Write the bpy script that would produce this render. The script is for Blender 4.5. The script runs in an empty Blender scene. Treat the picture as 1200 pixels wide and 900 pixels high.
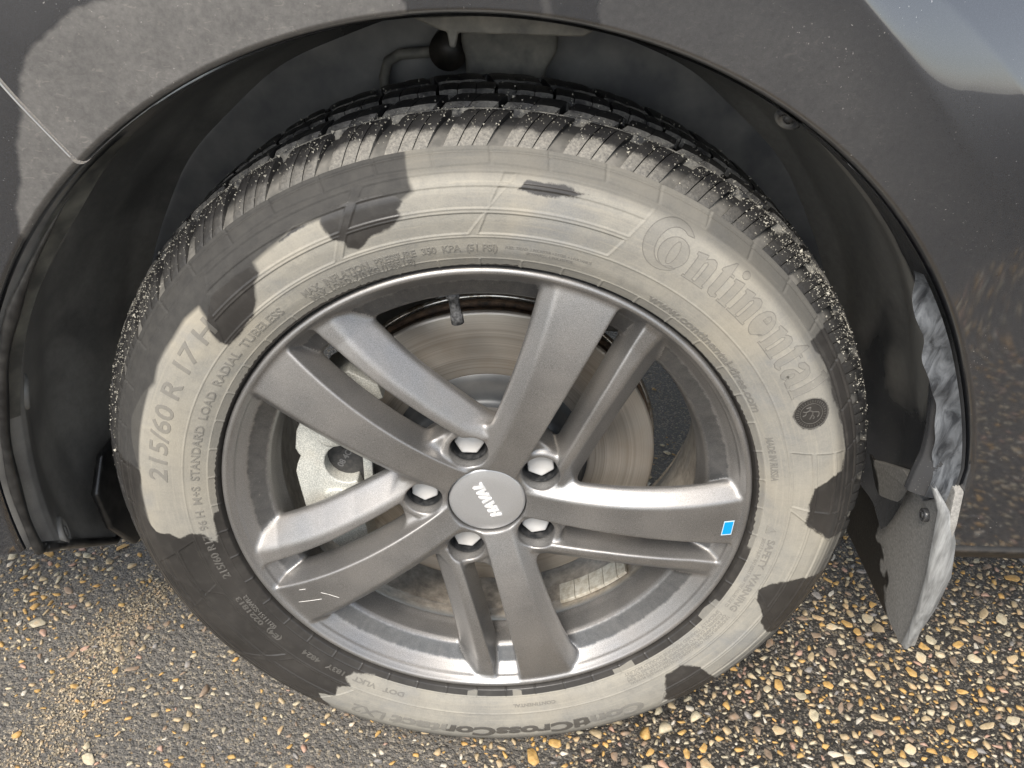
import bpy, bmesh, math, random
import numpy as np
from mathutils import Vector, Matrix
from mathutils.geometry import tessellate_polygon
R = math.radians
rng = np.random.default_rng(7)
random.seed(7)
C = bpy.context.scene.collection
sc = bpy.context.scene
ZW = 0.3355                                   # wheel centre above the ground (0.69 m tyre, slightly squashed)

# ------------------------------------------------------------------ camera
cam = bpy.data.cameras.new('camera')
co = bpy.data.objects.new('camera', cam); C.objects.link(co)
co.location = (0.01686, -0.58762, 0.48932 + ZW)
co.rotation_euler = (1.02496882, -0.02746868, 0.01312319)
cam.sensor_width = 36; cam.lens = 30.0
cam.clip_start = 0.01; cam.clip_end = 500
sc.camera = co
# ------------------------------------------------------------------ sky and sun
SUN_EL, SUN_AZ = R(50), R(200)                # soft sun behind the camera, to its left
w = bpy.data.worlds.new('World'); sc.world = w; w.use_nodes = True
nt = w.node_tree; nt.nodes.clear()
sky = nt.nodes.new('ShaderNodeTexSky'); sky.sky_type = 'NISHITA'; sky.sun_disc = False
sky.sun_elevation = SUN_EL; sky.sun_rotation = SUN_AZ; sky.dust_density = 1.0; sky.air_density = 1.0; sky.ozone_density = 1.0
hs = nt.nodes.new('ShaderNodeHueSaturation'); hs.inputs['Saturation'].default_value = 0.40
bg = nt.nodes.new('ShaderNodeBackground'); bg.inputs[1].default_value = 0.125
ow = nt.nodes.new('ShaderNodeOutputWorld')
nt.links.new(sky.outputs[0], hs.inputs['Color']); nt.links.new(hs.outputs[0], bg.inputs[0]); nt.links.new(bg.outputs[0], ow.inputs[0])
sl = bpy.data.lights.new('sun', 'SUN'); sl.energy = 2.6; sl.angle = R(24); sl.color = (1.0, 0.925, 0.83)
so = bpy.data.objects.new('sun', sl); C.objects.link(so)
d = Vector((math.sin(SUN_AZ)*math.cos(SUN_EL), math.cos(SUN_AZ)*math.cos(SUN_EL), math.sin(SUN_EL)))
so.location = d*6; so.rotation_euler = d.to_track_quat('Z', 'Y').to_euler()
vs = sc.view_settings; vs.view_transform = 'Standard'; vs.look = 'None'; vs.exposure = 1.08; vs.gamma = 1; vs.use_curve_mapping = False

# ------------------------------------------------------------------ helpers
def link(name, me, mat, parent=None, loc=None):
    o = bpy.data.objects.new(name, me); C.objects.link(o)
    if mat is not None and me is not None:
        me.materials.clear()
        for m in (mat if isinstance(mat, (list, tuple)) else [mat]): me.materials.append(m)
    if parent is not None: o.parent = parent
    if loc is not None: o.location = loc
    return o
def mesh(name, V, F, smooth=True, attr=None, normals=None):
    me = bpy.data.meshes.new(name)
    V = np.ascontiguousarray(V, dtype=np.float32)
    if isinstance(F, np.ndarray):
        n, k = F.shape
        me.vertices.add(len(V)); me.vertices.foreach_set('co', V.ravel())
        me.loops.add(n*k); me.loops.foreach_set('vertex_index', np.ascontiguousarray(F, dtype=np.int32).ravel())
        me.polygons.add(n); me.polygons.foreach_set('loop_start', np.arange(0, n*k, k, dtype=np.int32))
        me.update(calc_edges=True)
    else:
        me.from_pydata([tuple(map(float, v)) for v in V], [], F)
    me.validate(verbose=False)
    me.polygons.foreach_set('use_smooth', np.full(len(me.polygons), smooth))
    if attr:
        for k, a in attr.items():
            at = me.attributes.new(k, 'FLOAT', 'POINT'); at.data.foreach_set('value', np.ascontiguousarray(a, dtype=np.float32))
    if normals is not None:
        me.normals_split_custom_set_from_vertices(np.asarray(normals, dtype=np.float32))
    me.update()
    return me
def gridF(nu, nv, cu=False, cv=False):
    i = np.arange(nu if cu else nu-1); j = np.arange(nv if cv else nv-1)
    I, J = np.meshgrid(i, j, indexing='ij'); I = I.ravel(); J = J.ravel()
    f = lambda a, b: (a % nu)*nv + (b % nv)
    return np.stack([f(I, J), f(I+1, J), f(I+1, J+1), f(I, J+1)], 1)
def grid(name, P, cu=False, cv=False, flip=False, smooth=True, attr=None):
    nu, nv = P.shape[:2]; F = gridF(nu, nv, cu, cv)
    if flip: F = F[:, ::-1]
    return mesh(name, P.reshape(-1, 3), F, smooth, attr)
def polar(r, th, y):
    return np.stack([r*np.cos(th), y+0*r*th, r*np.sin(th)], -1)
def revolve(name, prof, n=160, t0=0, t1=2*math.pi, flip=False, smooth=True):
    """prof: list of (r, y) about the wheel axis (y)"""
    prof = np.array(prof); full = abs(t1-t0-2*math.pi) < 1e-6
    t = np.linspace(t0, t1, n, endpoint=not full)
    P = polar(prof[None, :, 0], t[:, None], prof[None, :, 1])
    return grid(name, P, cu=full, flip=flip, smooth=smooth)
def from_bm(name, bm, smooth=False):
    me = bpy.data.meshes.new(name); bm.normal_update(); bm.to_mesh(me); bm.free()
    me.polygons.foreach_set('use_smooth', np.full(len(me.polygons), smooth)); return me
def prism(poly, a, b, to3d, bev=0.0, seg=2, bm=None):
    """polygon (u,v) extruded from depth a to b; to3d(u,v,w)->(x,y,z)"""
    own = bm is None
    b2 = bmesh.new()
    lo = [b2.verts.new(to3d(u, v, a)) for u, v in poly]; hi = [b2.verts.new(to3d(u, v, b)) for u, v in poly]
    n = len(poly)
    b2.faces.new(lo); b2.faces.new(hi[::-1])
    for i in range(n): b2.faces.new([lo[i], hi[i], hi[(i+1) % n], lo[(i+1) % n]])
    bmesh.ops.recalc_face_normals(b2, faces=b2.faces)
    if bev: bmesh.ops.bevel(b2, geom=b2.edges[:]+b2.verts[:], offset=bev, segments=seg, profile=0.6, affect='EDGES', clamp_overlap=True)
    if own: return b2
    tmp = bpy.data.meshes.new('t'); b2.to_mesh(tmp); b2.free(); bm.from_mesh(tmp); bpy.data.meshes.remove(tmp); return bm
def tube(pts, rad, n=12, caps=True):
    pts = np.array(pts, float); rad = np.broadcast_to(rad, len(pts))
    T = np.gradient(pts, axis=0); T /= np.linalg.norm(T, axis=1)[:, None]
    ref = np.array([0, 0, 1.0]) if abs(T[:, 2]).mean() < .8 else np.array([1.0, 0, 0])
    A = np.cross(T, ref); A /= np.linalg.norm(A, axis=1)[:, None]; B = np.cross(T, A)
    a = np.linspace(0, 2*math.pi, n, endpoint=False)
    P = pts[:, None] + rad[:, None, None]*(A[:, None]*np.cos(a)[None, :, None] + B[:, None]*np.sin(a)[None, :, None])
    V = P.reshape(-1, 3); F = [list(f) for f in gridF(len(pts), n, False, True)]
    if caps: F += [list(range(n)), list(range((len(pts)-1)*n, len(pts)*n))[::-1]]
    return V, F
def join(parts):
    V = []; F = []; o = 0
    for v, f in parts:
        v = np.asarray(v, float); V.append(v); F += [[int(i)+o for i in q] for q in f]; o += len(v)
    return np.concatenate(V), F
def sstep(a, b, x): t = np.clip((x-a)/(b-a), 0, 1); return t*t*(3-2*t)

# ------------------------------------------------------------------ node materials
class M:
    def __init__(s, name):
        s.m = bpy.data.materials.new(name); s.m.use_nodes = True; s.t = s.m.node_tree
        s.b = s.t.nodes['Principled BSDF']; s.out = s.t.nodes['Material Output']
    def n(s, kind, **kw):
        x = s.t.nodes.new('ShaderNode'+kind)
        for k, v in kw.items():
            if hasattr(x, k): setattr(x, k, v)
        return x
    def put(s, sock, v):
        if hasattr(v, 'is_output') or isinstance(v, bpy.types.NodeSocket): s.t.links.new(v, sock)
        else: sock.default_value = v
    def set(s, **kw):
        for k, v in kw.items(): s.put(s.b.inputs[k.replace('_', ' ')], v)
        return s
    def pos(s): return s.n('NewGeometry').outputs['Position']
    def sep(s, v): x = s.n('SeparateXYZ'); s.put(x.inputs[0], v); return x.outputs
    def noise(s, scale, detail=3, rough=.55, vec=None, dist=0.0):
        x = s.n('TexNoise'); x.inputs['Scale'].default_value = scale; x.inputs['Detail'].default_value = detail
        x.inputs['Roughness'].default_value = rough; x.inputs['Distortion'].default_value = dist
        s.put(x.inputs['Vector'], vec if vec is not None else s.pos()); return x.outputs['Fac']
    def voro(s, scale, feature='F1', vec=None, out='Distance'):
        x = s.n('TexVoronoi', feature=feature); x.inputs['Scale'].default_value = scale
        s.put(x.inputs['Vector'], vec if vec is not None else s.pos()); return x.outputs[out]
    def map(s, v, a, b, c=0.0, e=1.0, smooth=False):
        x = s.n('MapRange'); x.interpolation_type = 'SMOOTHSTEP' if smooth else 'LINEAR'
        for i, q in enumerate((v, a, b, c, e)): s.put(x.inputs[i], q)
        return x.outputs[0]
    def math(s, op, a, b=0.0, clamp=False):
        x = s.n('Math', operation=op, use_clamp=clamp); s.put(x.inputs[0], a); s.put(x.inputs[1], b); return x.outputs[0]
    def mix(s, f, a, b):
        x = s.n('Mix', data_type='RGBA'); s.put(x.inputs[0], f)
        for sock, v in ((x.inputs[6], a), (x.inputs[7], b)): s.put(sock, (*v, 1.0) if isinstance(v, tuple) and len(v) == 3 else v)
        return x.outputs[2]
    def attr(s, name): x = s.n('Attribute', attribute_name=name); return x.outputs['Fac']
    def bump(s, h, dist=.001, strength=1.0, normal=None):
        x = s.n('Bump'); s.put(x.inputs['Distance'], dist); s.put(x.inputs['Strength'], strength)
        s.put(x.inputs['Height'], h)
        if normal is not None: s.put(x.inputs['Normal'], normal)
        return x.outputs[0]
def stretch(m, sx, sy, sz):
    x = m.n('Mapping'); m.put(x.inputs['Vector'], m.pos()); x.inputs['Scale'].default_value = (sx, sy, sz); return x.outputs[0]

# alloy: gunmetal metallic paint with fine flake, road film in the hollows of the barrel
def alloy(name, base, grime_shade=0.0):
    m = M(name)
    fl = m.noise(1500, 2, .6); big = m.noise(14, 4); sp = m.noise(420, 2)
    y = m.sep(m.pos())[1]
    col = m.mix(m.map(fl, .3, .7), tuple(c*.70 for c in base), tuple(c*1.30 for c in base))
    film = m.math('MULTIPLY', m.map(big, .38, .72), .35)
    col = m.mix(film, col, (.30, .265, .225))
    deep = m.math('MULTIPLY', m.map(y, .056, .064), m.map(m.noise(30, 5, .65), .1, .45))
    col = m.mix(m.math('MULTIPLY', deep, .95), col, m.mix(m.map(m.noise(75, 5, .7), .35, .65), (.15, .128, .105), (.36, .32, .265)))
    if grime_shade:  # step band painted dark for its blocked reflection, with streaky dirt
        q = m.sep(m.pos()); z = m.math('SUBTRACT', q[2], ZW); rr = m.math('SQRT', m.math('ADD', m.math('MULTIPLY', q[0], q[0]), m.math('MULTIPLY', z, z))); an = m.math('ARCTAN2', z, q[0])
        c = m.n('CombineXYZ'); m.put(c.inputs[0], m.math('MULTIPLY', an, 30)); m.put(c.inputs[1], m.math('MULTIPLY', rr, 90)); st = m.noise(1.0, 4, .65, c.outputs[0])
        rj = m.math('ADD', rr, m.math('MULTIPLY', m.math('SUBTRACT', st, .5), .006))
        gm = m.math('MULTIPLY', m.math('MULTIPLY', m.map(rj, .2160, .2140), m.map(rj, .1990, .2015)), m.math('MULTIPLY', m.map(q[1], .0172, .0182), m.map(q[1], .0285, .0272)))
        gm = m.math('MULTIPLY', gm, m.map(st, .2, .6, 1.0, .72)); col = m.mix(m.math('MULTIPLY', gm, grime_shade), col, (.055, .060, .066))
    spk = m.map(sp, .70, .76); col = m.mix(m.math('MULTIPLY', spk, .25), col, (.6, .57, .52))
    met = m.math('SUBTRACT', .84, m.math('ADD', m.math('MULTIPLY', film, .5), m.math('MULTIPLY', deep, .75)))
    m.set(Base_Color=col, Metallic=met, Roughness=m.map(big, .3, .7, .40, .48), Coat_Weight=.25, Coat_Roughness=.25)
    m.set(Normal=m.bump(fl, .0002, .25))
    return m.m
MAT = {}
MAT['alloy'] = alloy('alloy_paint', (.288, .283, .277)); MAT['alloy_rim'] = alloy('alloy_paint_grime_shade_step', (.288, .283, .277), .8)
m = M('cap_paint'); m.set(Base_Color=m.mix(m.map(m.noise(2500, 1), .3, .7), (.50, .505, .51), (.60, .605, .61)), Metallic=.75, Roughness=.42); MAT['cap'] = m.m
m = M('nut_plastic'); m.set(Base_Color=m.mix(m.map(m.noise(60, 4), .35, .75), (.62, .62, .61), (.52, .50, .47)), Metallic=.15, Roughness=.42); MAT['nut'] = m.m
m = M('blue_sticker'); m.set(Base_Color=(.0, .29, .74, 1), Roughness=.45); MAT['blue'] = m.m
m = M('sticker_edge'); m.set(Base_Color=(.55, .68, .75, 1), Roughness=.5); MAT['sticker_edge'] = m.m

def rubber(name, letter=0.0):
    m = M(name)
    wet0 = m.attr('wet'); dark_tone = m.attr('dark_tone')
    n1 = m.noise(18, 5, .6); n2 = m.noise(90, 4, .65); n3 = m.noise(700, 3, .7)
    q = m.sep(m.pos()); z = m.math('SUBTRACT', q[2], ZW); rr = m.math('SQRT', m.math('ADD', m.math('MULTIPLY', q[0], q[0]), m.math('MULTIPLY', z, z))); an = m.math('ARCTAN2', z, q[0])
    def polarn(ka, kr, det):
        c = m.n('CombineXYZ'); m.put(c.inputs[0], m.math('MULTIPLY', an, ka)); m.put(c.inputs[1], m.math('MULTIPLY', rr, kr)); return m.noise(1.0, det, .6, c.outputs[0])
    radial = polarn(48, 22, 3); circ = polarn(5, 420, 3)
    wet = m.map(m.math('ADD', wet0, m.math('ADD', m.math('MULTIPLY', m.math('SUBTRACT', n2, .5), .75), m.math('MULTIPLY', m.math('SUBTRACT', n3, .5), .35))), .36, .64, 0, 1, True)
    dust = m.mix(m.map(n1, .3, .72), (.180, .176, .162), (.285, .268, .228))
    dust = m.mix(m.math('MULTIPLY', m.map(n2, .48, .75), .5), dust, (.145, .143, .135))
    n5 = m.noise(7, 3, .5); dust = m.mix(m.math('MULTIPLY', m.map(n5, .50, .66), .6), dust, (.355, .315, .240))
    dust = m.mix(m.math('MULTIPLY', m.map(m.noise(11, 4, .6, stretch(m, 1, 1, 1.3)), .56, .68), .55), dust, (.165, .172, .178))
    dust = m.mix(m.math('MULTIPLY', m.map(radial, .50, .72), .16), dust, (.135, .130, .120)); dust = m.mix(m.math('MULTIPLY', m.map(circ, .52, .70), .35), dust, (.33, .305, .25))
    dust = m.mix(m.math('MULTIPLY', m.map(n3, .35, .7), .25), dust, (.36, .335, .275))
    if letter: dust = m.mix(letter, dust, (.12, .115, .105))
    dark = m.mix(m.map(n1, .3, .7), (.023, .0215, .020), (.040, .037, .034))
    dark = m.mix(m.math('MULTIPLY', m.map(n2, .50, .70), .22), dark, (.085, .080, .072))
    if letter: dark = m.mix(.30, dark, (.20, .19, .17))
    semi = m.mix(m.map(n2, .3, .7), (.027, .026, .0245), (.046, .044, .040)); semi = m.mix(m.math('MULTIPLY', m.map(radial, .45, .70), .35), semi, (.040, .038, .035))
    col = m.mix(dark_tone, dust, semi); col = m.mix(wet, col, dark)
    ro = m.map(wet, 0, 1, .78, .34)
    m.set(Base_Color=col, Roughness=ro, Specular_IOR_Level=.45)
    m.set(Normal=m.bump(n3, .0004, m.map(wet, 0, 1, .5, .12)))
    return m.m
MAT['rubber'] = rubber('dusty_rubber'); MAT['letter'] = rubber('dusty_rubber_lettering', .55); MAT['fill'] = rubber('dusty_rubber_fill', .26)
m = M('tread_rubber')
p = m.sep(m.pos()); nn = m.noise(48, 4, .65); n3 = m.noise(500, 3, .7)
edge = m.math('ADD', p[1], m.math('MULTIPLY', m.math('SUBTRACT', nn, .5), .022))
dusty = m.map(edge, .0222, .0165, 0, 1, True)
up = m.map(m.math('ADD', m.math('ABSOLUTE', p[0]), m.math('MULTIPLY', m.math('SUBTRACT', m.noise(13, 3), .5), .12)), .08, .20, 1, .10)              # the flanks of the tread are rinsed cleaner
dusty = m.math('MULTIPLY', dusty, up)
nv = m.n('NewGeometry'); ny_ = m.sep(nv.outputs['Normal'])[1]
front = m.math('MULTIPLY', m.map(ny_, -.40, -.75), m.math('MULTIPLY', m.map(p[1], .036, .040), m.map(m.noise(35, 4, .7), .38, .62)))  # front-facing rib chamfers painted paler, like faces catching light
dusty = m.math('MAXIMUM', dusty, m.math('MULTIPLY', front, .85))
col = m.mix(dusty, m.mix(m.map(nn, .3, .7), (.012, .012, .013), (.028, .027, .026)), m.mix(m.map(n3, .3, .7), (.095, .092, .085), (.235, .222, .195)))
m.set(Base_Color=col, Roughness=m.map(dusty, 0, 1, .42, .8), Normal=m.bump(n3, .0006, .5)); MAT['tread'] = m.m
m = M('tread_base'); m.set(Base_Color=m.mix(m.map(m.sep(m.pos())[1], .017, .028), m.mix(m.map(m.noise(90, 3), .35, .7), (.085, .082, .075), (.17, .162, .145)), (.016, .016, .016)), Roughness=.65); MAT['tread_base'] = m.m

m = M('ridge_rubber'); m.set(Base_Color=m.mix(m.map(m.noise(120, 3), .40, .62), (.02, .02, .02), (.20, .19, .165)), Roughness=.6); MAT['ridge'] = m.m
m = M('disc_steel')
g = m.n('NewGeometry'); mp = m.n('Mapping'); mp.inputs['Location'].default_value = (0, 0, -ZW); m.put(mp.inputs['Vector'], g.outputs['Position'])
s3 = m.sep(mp.outputs[0]); rr = m.math('SQRT', m.math('ADD', m.math('MULTIPLY', s3[0], s3[0]), m.math('MULTIPLY', s3[2], s3[2])))
cb = m.n('CombineXYZ'); m.put(cb.inputs[0], rr); ring = m.noise(900, 3, .7, cb.outputs[0]); ring2 = m.noise(170, 3, .7, cb.outputs[0])
blot = m.noise(22, 4, .6)
col = m.mix(m.map(ring, .3, .7), (.36, .325, .28), (.62, .58, .52)); col = m.mix(m.map(ring2, .42, .62, 0, .5), col, (.27, .24, .20))
col = m.mix(m.map(blot, .45, .75, 0, .5), col, (.40, .31, .22))
m.set(Base_Color=col, Metallic=.7, Roughness=m.map(ring2, .3, .7, .34, .46), Normal=m.bump(ring, .0002, .5), Anisotropic=.6); MAT['disc'] = m.m
m = M('rusty_edge'); m.set(Base_Color=m.mix(m.map(m.noise(110, 5, .7), .35, .65), (.05, .04, .033), (.22, .14, .085)), Metallic=.2, Roughness=.75, Normal=m.bump(m.noise(400, 3), .0008, .7)); MAT['rust'] = m.m
m = M('hat_coating'); m.set(Base_Color=m.mix(m.map(m.noise(40, 4), .35, .7), (.035, .039, .044), (.06, .064, .068)), Metallic=.35, Roughness=.45); MAT['hat'] = m.m
m = M('shield_steel'); m.set(Base_Color=m.mix(m.map(m.noise(160, 4, .7), .45, .62), (.62, .60, .56), (.30, .25, .19)), Metallic=.9, Roughness=.25); MAT['shield'] = m.m
m = M('cast_caliper')
sp = m.noise(900, 2, .6); bb = m.noise(30, 3)
col = m.mix(m.map(sp, .42, .62), (.40, .41, .38), (.66, .66, .61)); col = m.mix(m.map(bb, .5, .8, 0, .5), col, (.50, .45, .36))
m.set(Base_Color=col, Metallic=.25, Roughness=.55, Normal=m.bump(sp, .0006, .4)); MAT['caliper'] = m.m
m = M('pad_backing'); m.set(Base_Color=m.mix(m.map(m.noise(300, 3), .4, .7), (.030, .030, .031), (.055, .053, .05)), Roughness=.55); MAT['pad'] = m.m
m = M('pad_print'); m.set(Base_Color=(.12, .12, .12, 1), Roughness=.6); MAT['pad_print'] = m.m
m = M('valve_rubber'); m.set(Base_Color=m.mix(m.map(m.noise(300, 3), .4, .7), (.02, .02, .021), (.14, .14, .14)), Roughness=.6); MAT['valve'] = m.m
m = M('zinc_weight'); m.set(Base_Color=m.mix(m.map(m.noise(160, 4, .7), .4, .68), (.58, .56, .49), (.36, .32, .25)), Metallic=.35, Roughness=.5, Normal=m.bump(m.noise(260, 3), .0006, .5)); MAT['weight'] = m.m

def paint(name):
    m = M(name)
    dust = m.attr('dust')
    fl = m.noise(2200, 1); n1 = m.noise(26, 5, .65); n2 = m.noise(240, 4, .7); drops = m.voro(70)
    base = m.mix(m.map(fl, .3, .7), (.016, .018, .023), (.034, .037, .045))
    flk = m.noise(150, 3, .62, stretch(m, .75, 1, 1.5), 1.2)  # elongated flecks painted into the film as reflected stones
    film = m.mix(m.map(n2, .35, .7), (.138, .133, .127), (.196, .188, .178))
    film = m.mix(m.map(flk, .60, .68, 0, .55), film, (.27, .252, .228)); film = m.mix(m.map(flk, .40, .32, 0, .35), film, (.105, .098, .092))
    f = m.math('MULTIPLY', dust, m.map(n1, .2, .75, .62, 1.0))
    col = m.mix(f, base, film)
    spk = m.math('MULTIPLY', m.map(m.noise(520, 2, .5), .70, .75), m.map(n1, .5, .62))
    col = m.mix(m.math('MULTIPLY', spk, .8), col, (.55, .53, .5))
    m.set(Base_Color=col, Metallic=m.map(f, 0, 1, .6, .3), Roughness=m.map(f, 0, 1, .30, .5), Coat_Weight=m.map(f, 0, 1, 1.0, .55), Coat_Roughness=m.map(f, 0, 1, .03, .09), Coat_IOR=2.15)
    return m.m
MAT['paint'] = paint('dark_metallic_paint')
m = M('liner_plastic')
n1 = m.noise(11, 3, .5, None, .5); n2 = m.noise(120, 4, .7); n4 = m.noise(700, 2, .6)
q3 = m.sep(m.pos()); ed = m.math('ADD', q3[1], m.math('MULTIPLY', m.math('SUBTRACT', m.noise(16, 4), .5), .03))
rgt = m.math('MULTIPLY', m.math('MULTIPLY', m.map(q3[0], .14, .24), m.map(m.math('ADD', q3[2], m.math('MULTIPLY', m.math('SUBTRACT', n1, .5), .25)), .40, .47, 0, 1, True)), m.map(ed, .018, .026, 0, 1, True))
lft = m.math('MULTIPLY', m.map(q3[0], -.12, -.26), m.math('ADD', m.math('MULTIPLY', m.map(n1, .40, .60), .35), m.map(ed, -.02, .06, .0, .45)))  # left film painted paler deeper in, to offset the shade there
film = m.math('MULTIPLY', m.math('MAXIMUM', rgt, lft), m.map(n2, .2, .7, .6, 1.0))
col = m.mix(film, m.mix(m.map(n1, .35, .65), (.038, .039, .042), (.070, .070, .070)), (.33, .315, .28)); col = m.mix(m.math('MULTIPLY', m.map(n4, .68, .74), .35), col, (.4, .38, .34))
m.set(Base_Color=col, Roughness=m.map(film, 0, 1, .24, .6), Normal=m.bump(n2, .0008, .25)); MAT['liner'] = m.m
m = M('scuffed_plastic')
n1 = m.noise(45, 4, .65); n2 = m.noise(500, 3, .7)
lst = m.noise(48, 4, .6, stretch(m, 3, 1, .6), .8)
m.set(Base_Color=m.mix(m.map(lst, .38, .62), (.030, .033, .038), (.150, .160, .172)), Roughness=.42, Normal=m.bump(n2, .0006, .5)); MAT['scuffed'] = m.m
m = M('lip_black'); m.set(Base_Color=m.mix(m.map(m.noise(80, 4), .4, .7), (.012, .012, .012), (.035, .034, .032)), Roughness=.28); MAT['lip_black'] = m.m
m = M('scuffed_pale'); m.set(Base_Color=m.mix(m.map(m.noise(70, 4, .6, stretch(m, 3, 3, .35)), .35, .65), (.16, .162, .16), (.33, .335, .33)), Roughness=.5, Normal=m.bump(m.noise(420, 3, .7), .0006, .5)); MAT['pale'] = m.m
m = M('lip_grey'); m.set(Base_Color=m.mix(m.map(m.noise(30, 4, .6), .35, .65), (.035, .036, .034), (.12, .118, .10)), Roughness=.4); MAT['lipgrey'] = m.m
m = M('flap_plastic')
nb = 0
n1 = m.noise(17, 3, .5, None, .6); n2 = m.noise(380, 3, .7); n4 = m.noise(900, 1)
q4 = m.sep(m.pos()); f = m.map(m.math('ADD', m.math('SUBTRACT', q4[1], m.math('MULTIPLY', m.math('SUBTRACT', q4[2], .25), .55)), m.math('MULTIPLY', m.math('SUBTRACT', n1, .5), .16)), .074, .082, 1, 0)
col = m.mix(f, (.018, .017, .016), m.mix(m.map(n2, .3, .7), (.165, .160, .150), (.30, .29, .268))); col = m.mix(m.math('MULTIPLY', m.map(n4, .70, .74), .6), col, (.5, .47, .4))
m.set(Base_Color=col, Roughness=m.map(f, 0, 1, .32, .75), Normal=m.bump(n2, .0008, .4)); MAT['flap'] = m.m
m = M('dark_trim'); m.set(Base_Color=m.mix(m.map(m.noise(70, 4), .35, .7), (.010, .0095, .009), (.040, .034, .028)), Roughness=.5); MAT['trim'] = m.m
m = M('seam_highlight'); m.set(Base_Color=(.5, .49, .47, 1), Metallic=.7, Roughness=.3); MAT['seam'] = m.m
m = M('well_metal'); m.set(Base_Color=m.mix(m.map(m.noise(20, 4), .35, .7), (.10, .104, .11), (.22, .218, .21)), Metallic=.2, Roughness=.5); MAT['well'] = m.m
m = M('well_light'); m.set(Base_Color=m.mix(m.map(m.noise(60, 4), .35, .7), (.12, .118, .108), (.24, .23, .20)), Roughness=.6); MAT['well_light'] = m.m

# ------------------------------------------------------------------ ground
m = M('asphalt')
P = m.pos(); px = m.sep(P)
damp = m.map(m.math('ADD', px[0], m.math('MULTIPLY', m.math('SUBTRACT', m.noise(7, 4), .5), .45)), -.06, .20, 0, 1, True)
damp = m.math('MULTIPLY', damp, m.map(px[1], .22, .5, 1, .0))
f1 = m.voro(420); f2 = m.noise(900, 3, .7); f3 = m.voro(150); cl = m.voro(420, out='Color')
sv = m.n('SeparateColor'); m.put(sv.inputs[0], cl)
dry = m.mix(m.map(f2, .3, .7), (.100, .093, .083), (.215, .200, .178)); wetc = m.mix(m.map(f2, .3, .7), (.017, .0148, .0122), (.052, .045, .037))
col = m.mix(damp, dry, wetc)
col = m.mix(m.math('MULTIPLY', m.map(sv.outputs[0], .72, .8), m.map(damp, 0, 1, .8, .5)), col, m.mix(sv.outputs[1], (.46, .40, .30), (.24, .21, .18)))
col = m.mix(m.math('MULTIPLY', m.map(f3, .16, .05), m.map(m.noise(120, 2), .45, .6)), col, m.mix(damp, (.10, .095, .088), (.045, .042, .038)))
vc = m.n('TexVoronoi', feature='F1'); vc.inputs['Scale'].default_value = 250; m.put(vc.inputs['Vector'], m.pos()); sc3 = m.n('SeparateColor'); m.put(sc3.inputs[0], vc.outputs['Color'])
chip_on = m.math('MULTIPLY', m.map(sc3.outputs[0], m.map(damp, 0, 1, .80, .62), m.map(damp, 0, 1, .82, .64)), m.map(vc.outputs['Distance'], .46, .38))
chipc = m.mix(m.map(sc3.outputs[1], .3, .7), m.mix(sc3.outputs[2], (.38, .32, .22), (.30, .20, .10)), m.mix(sc3.outputs[2], (.42, .39, .32), (.17, .145, .115)))
col = m.mix(m.math('MULTIPLY', chip_on, .85), col, chipc)
gl = m.map(m.noise(1100, 1, .5), .66, .70); col = m.mix(m.math('MULTIPLY', gl, .55), col, (.55, .50, .42))
h = m.math('ADD', m.math('ADD', m.math('MULTIPLY', f1, -.5), m.math('MULTIPLY', f2, .6)), m.math('MULTIPLY', f3, -1.2))
m.set(Base_Color=col, Roughness=m.map(damp, 0, 1, .85, .6), Normal=m.bump(h, .006, 1.0)); MAT['asphalt'] = m.m
g = 60.0
me = mesh('asphalt', [(-g, -g, 0), (g, -g, 0), (g, g, 0), (-g, g, 0)], [[0, 1, 2, 3]], False)
ground = link('asphalt', me, MAT['asphalt']); ground['kind'] = 'structure'
ground['label'] = 'coarse asphalt with worn pale stones set in it, under the car'

def pebble(n=13, flat=.55):
    bm = bmesh.new(); ax = random.uniform(.58, 1.0)
    for _ in range(n):
        a = random.uniform(0, 6.283); z = random.uniform(-.6, 1); q = math.sqrt(max(0, 1-z*z))*random.uniform(.86, 1.04)
        bm.verts.new((math.cos(a)*q, math.sin(a)*q*ax, (min(z, .55))*flat))
    r_ = bmesh.ops.convex_hull(bm, input=bm.verts)
    bmesh.ops.delete(bm, geom=[e for e in r_['geom_interior'] if isinstance(e, bmesh.types.BMVert)], context='VERTS')
    return bm
def chip(n):
    bm = pebble(n); bmesh.ops.bevel(bm, geom=bm.edges[:]+bm.verts[:], offset=.12, segments=1, profile=.5, affect='EDGES', clamp_overlap=True)
    bmesh.ops.triangulate(bm, faces=bm.faces); return bm
def stone_mat(name, a, b):
    m = M(name); n = m.noise(260, 4, .65); n2 = m.noise(1500, 2)
    n3 = m.noise(95, 2, .5); c = m.mix(m.map(n, .3, .7), a, b)
    c = m.mix(m.math('MULTIPLY', m.map(n3, .50, .68), .55), c, tuple(min(1, k*q) for k, q in zip(b, (1.12, .86, .62))))
    c = m.mix(m.math('MULTIPLY', m.map(n3, .47, .34), .5), c, tuple(k*.55 for k in a))
    c = m.mix(m.math('MULTIPLY', m.map(m.noise(700, 3, .7), .55, .68), .55), c, (.10, .088, .074))
    c = m.mix(.14, c, (.05, .045, .04)); m.set(Base_Color=c, Roughness=.62, Normal=m.bump(n2, .0008, .5)); return m.m
SM = [stone_mat('stone_'+k, a, b) for k, a, b in (
    ('cream', (.46, .40, .27), (.62, .55, .40)), ('ochre', (.48, .27, .07), (.62, .42, .16)), ('tan', (.42, .32, .18), (.55, .44, .28)),
    ('white', (.50, .46, .38), (.68, .64, .55)), ('pink', (.42, .25, .18), (.50, .34, .26)), ('brown', (.22, .16, .11), (.33, .25, .18)), ('grey', (.20, .19, .18), (.32, .30, .28)))]
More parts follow.
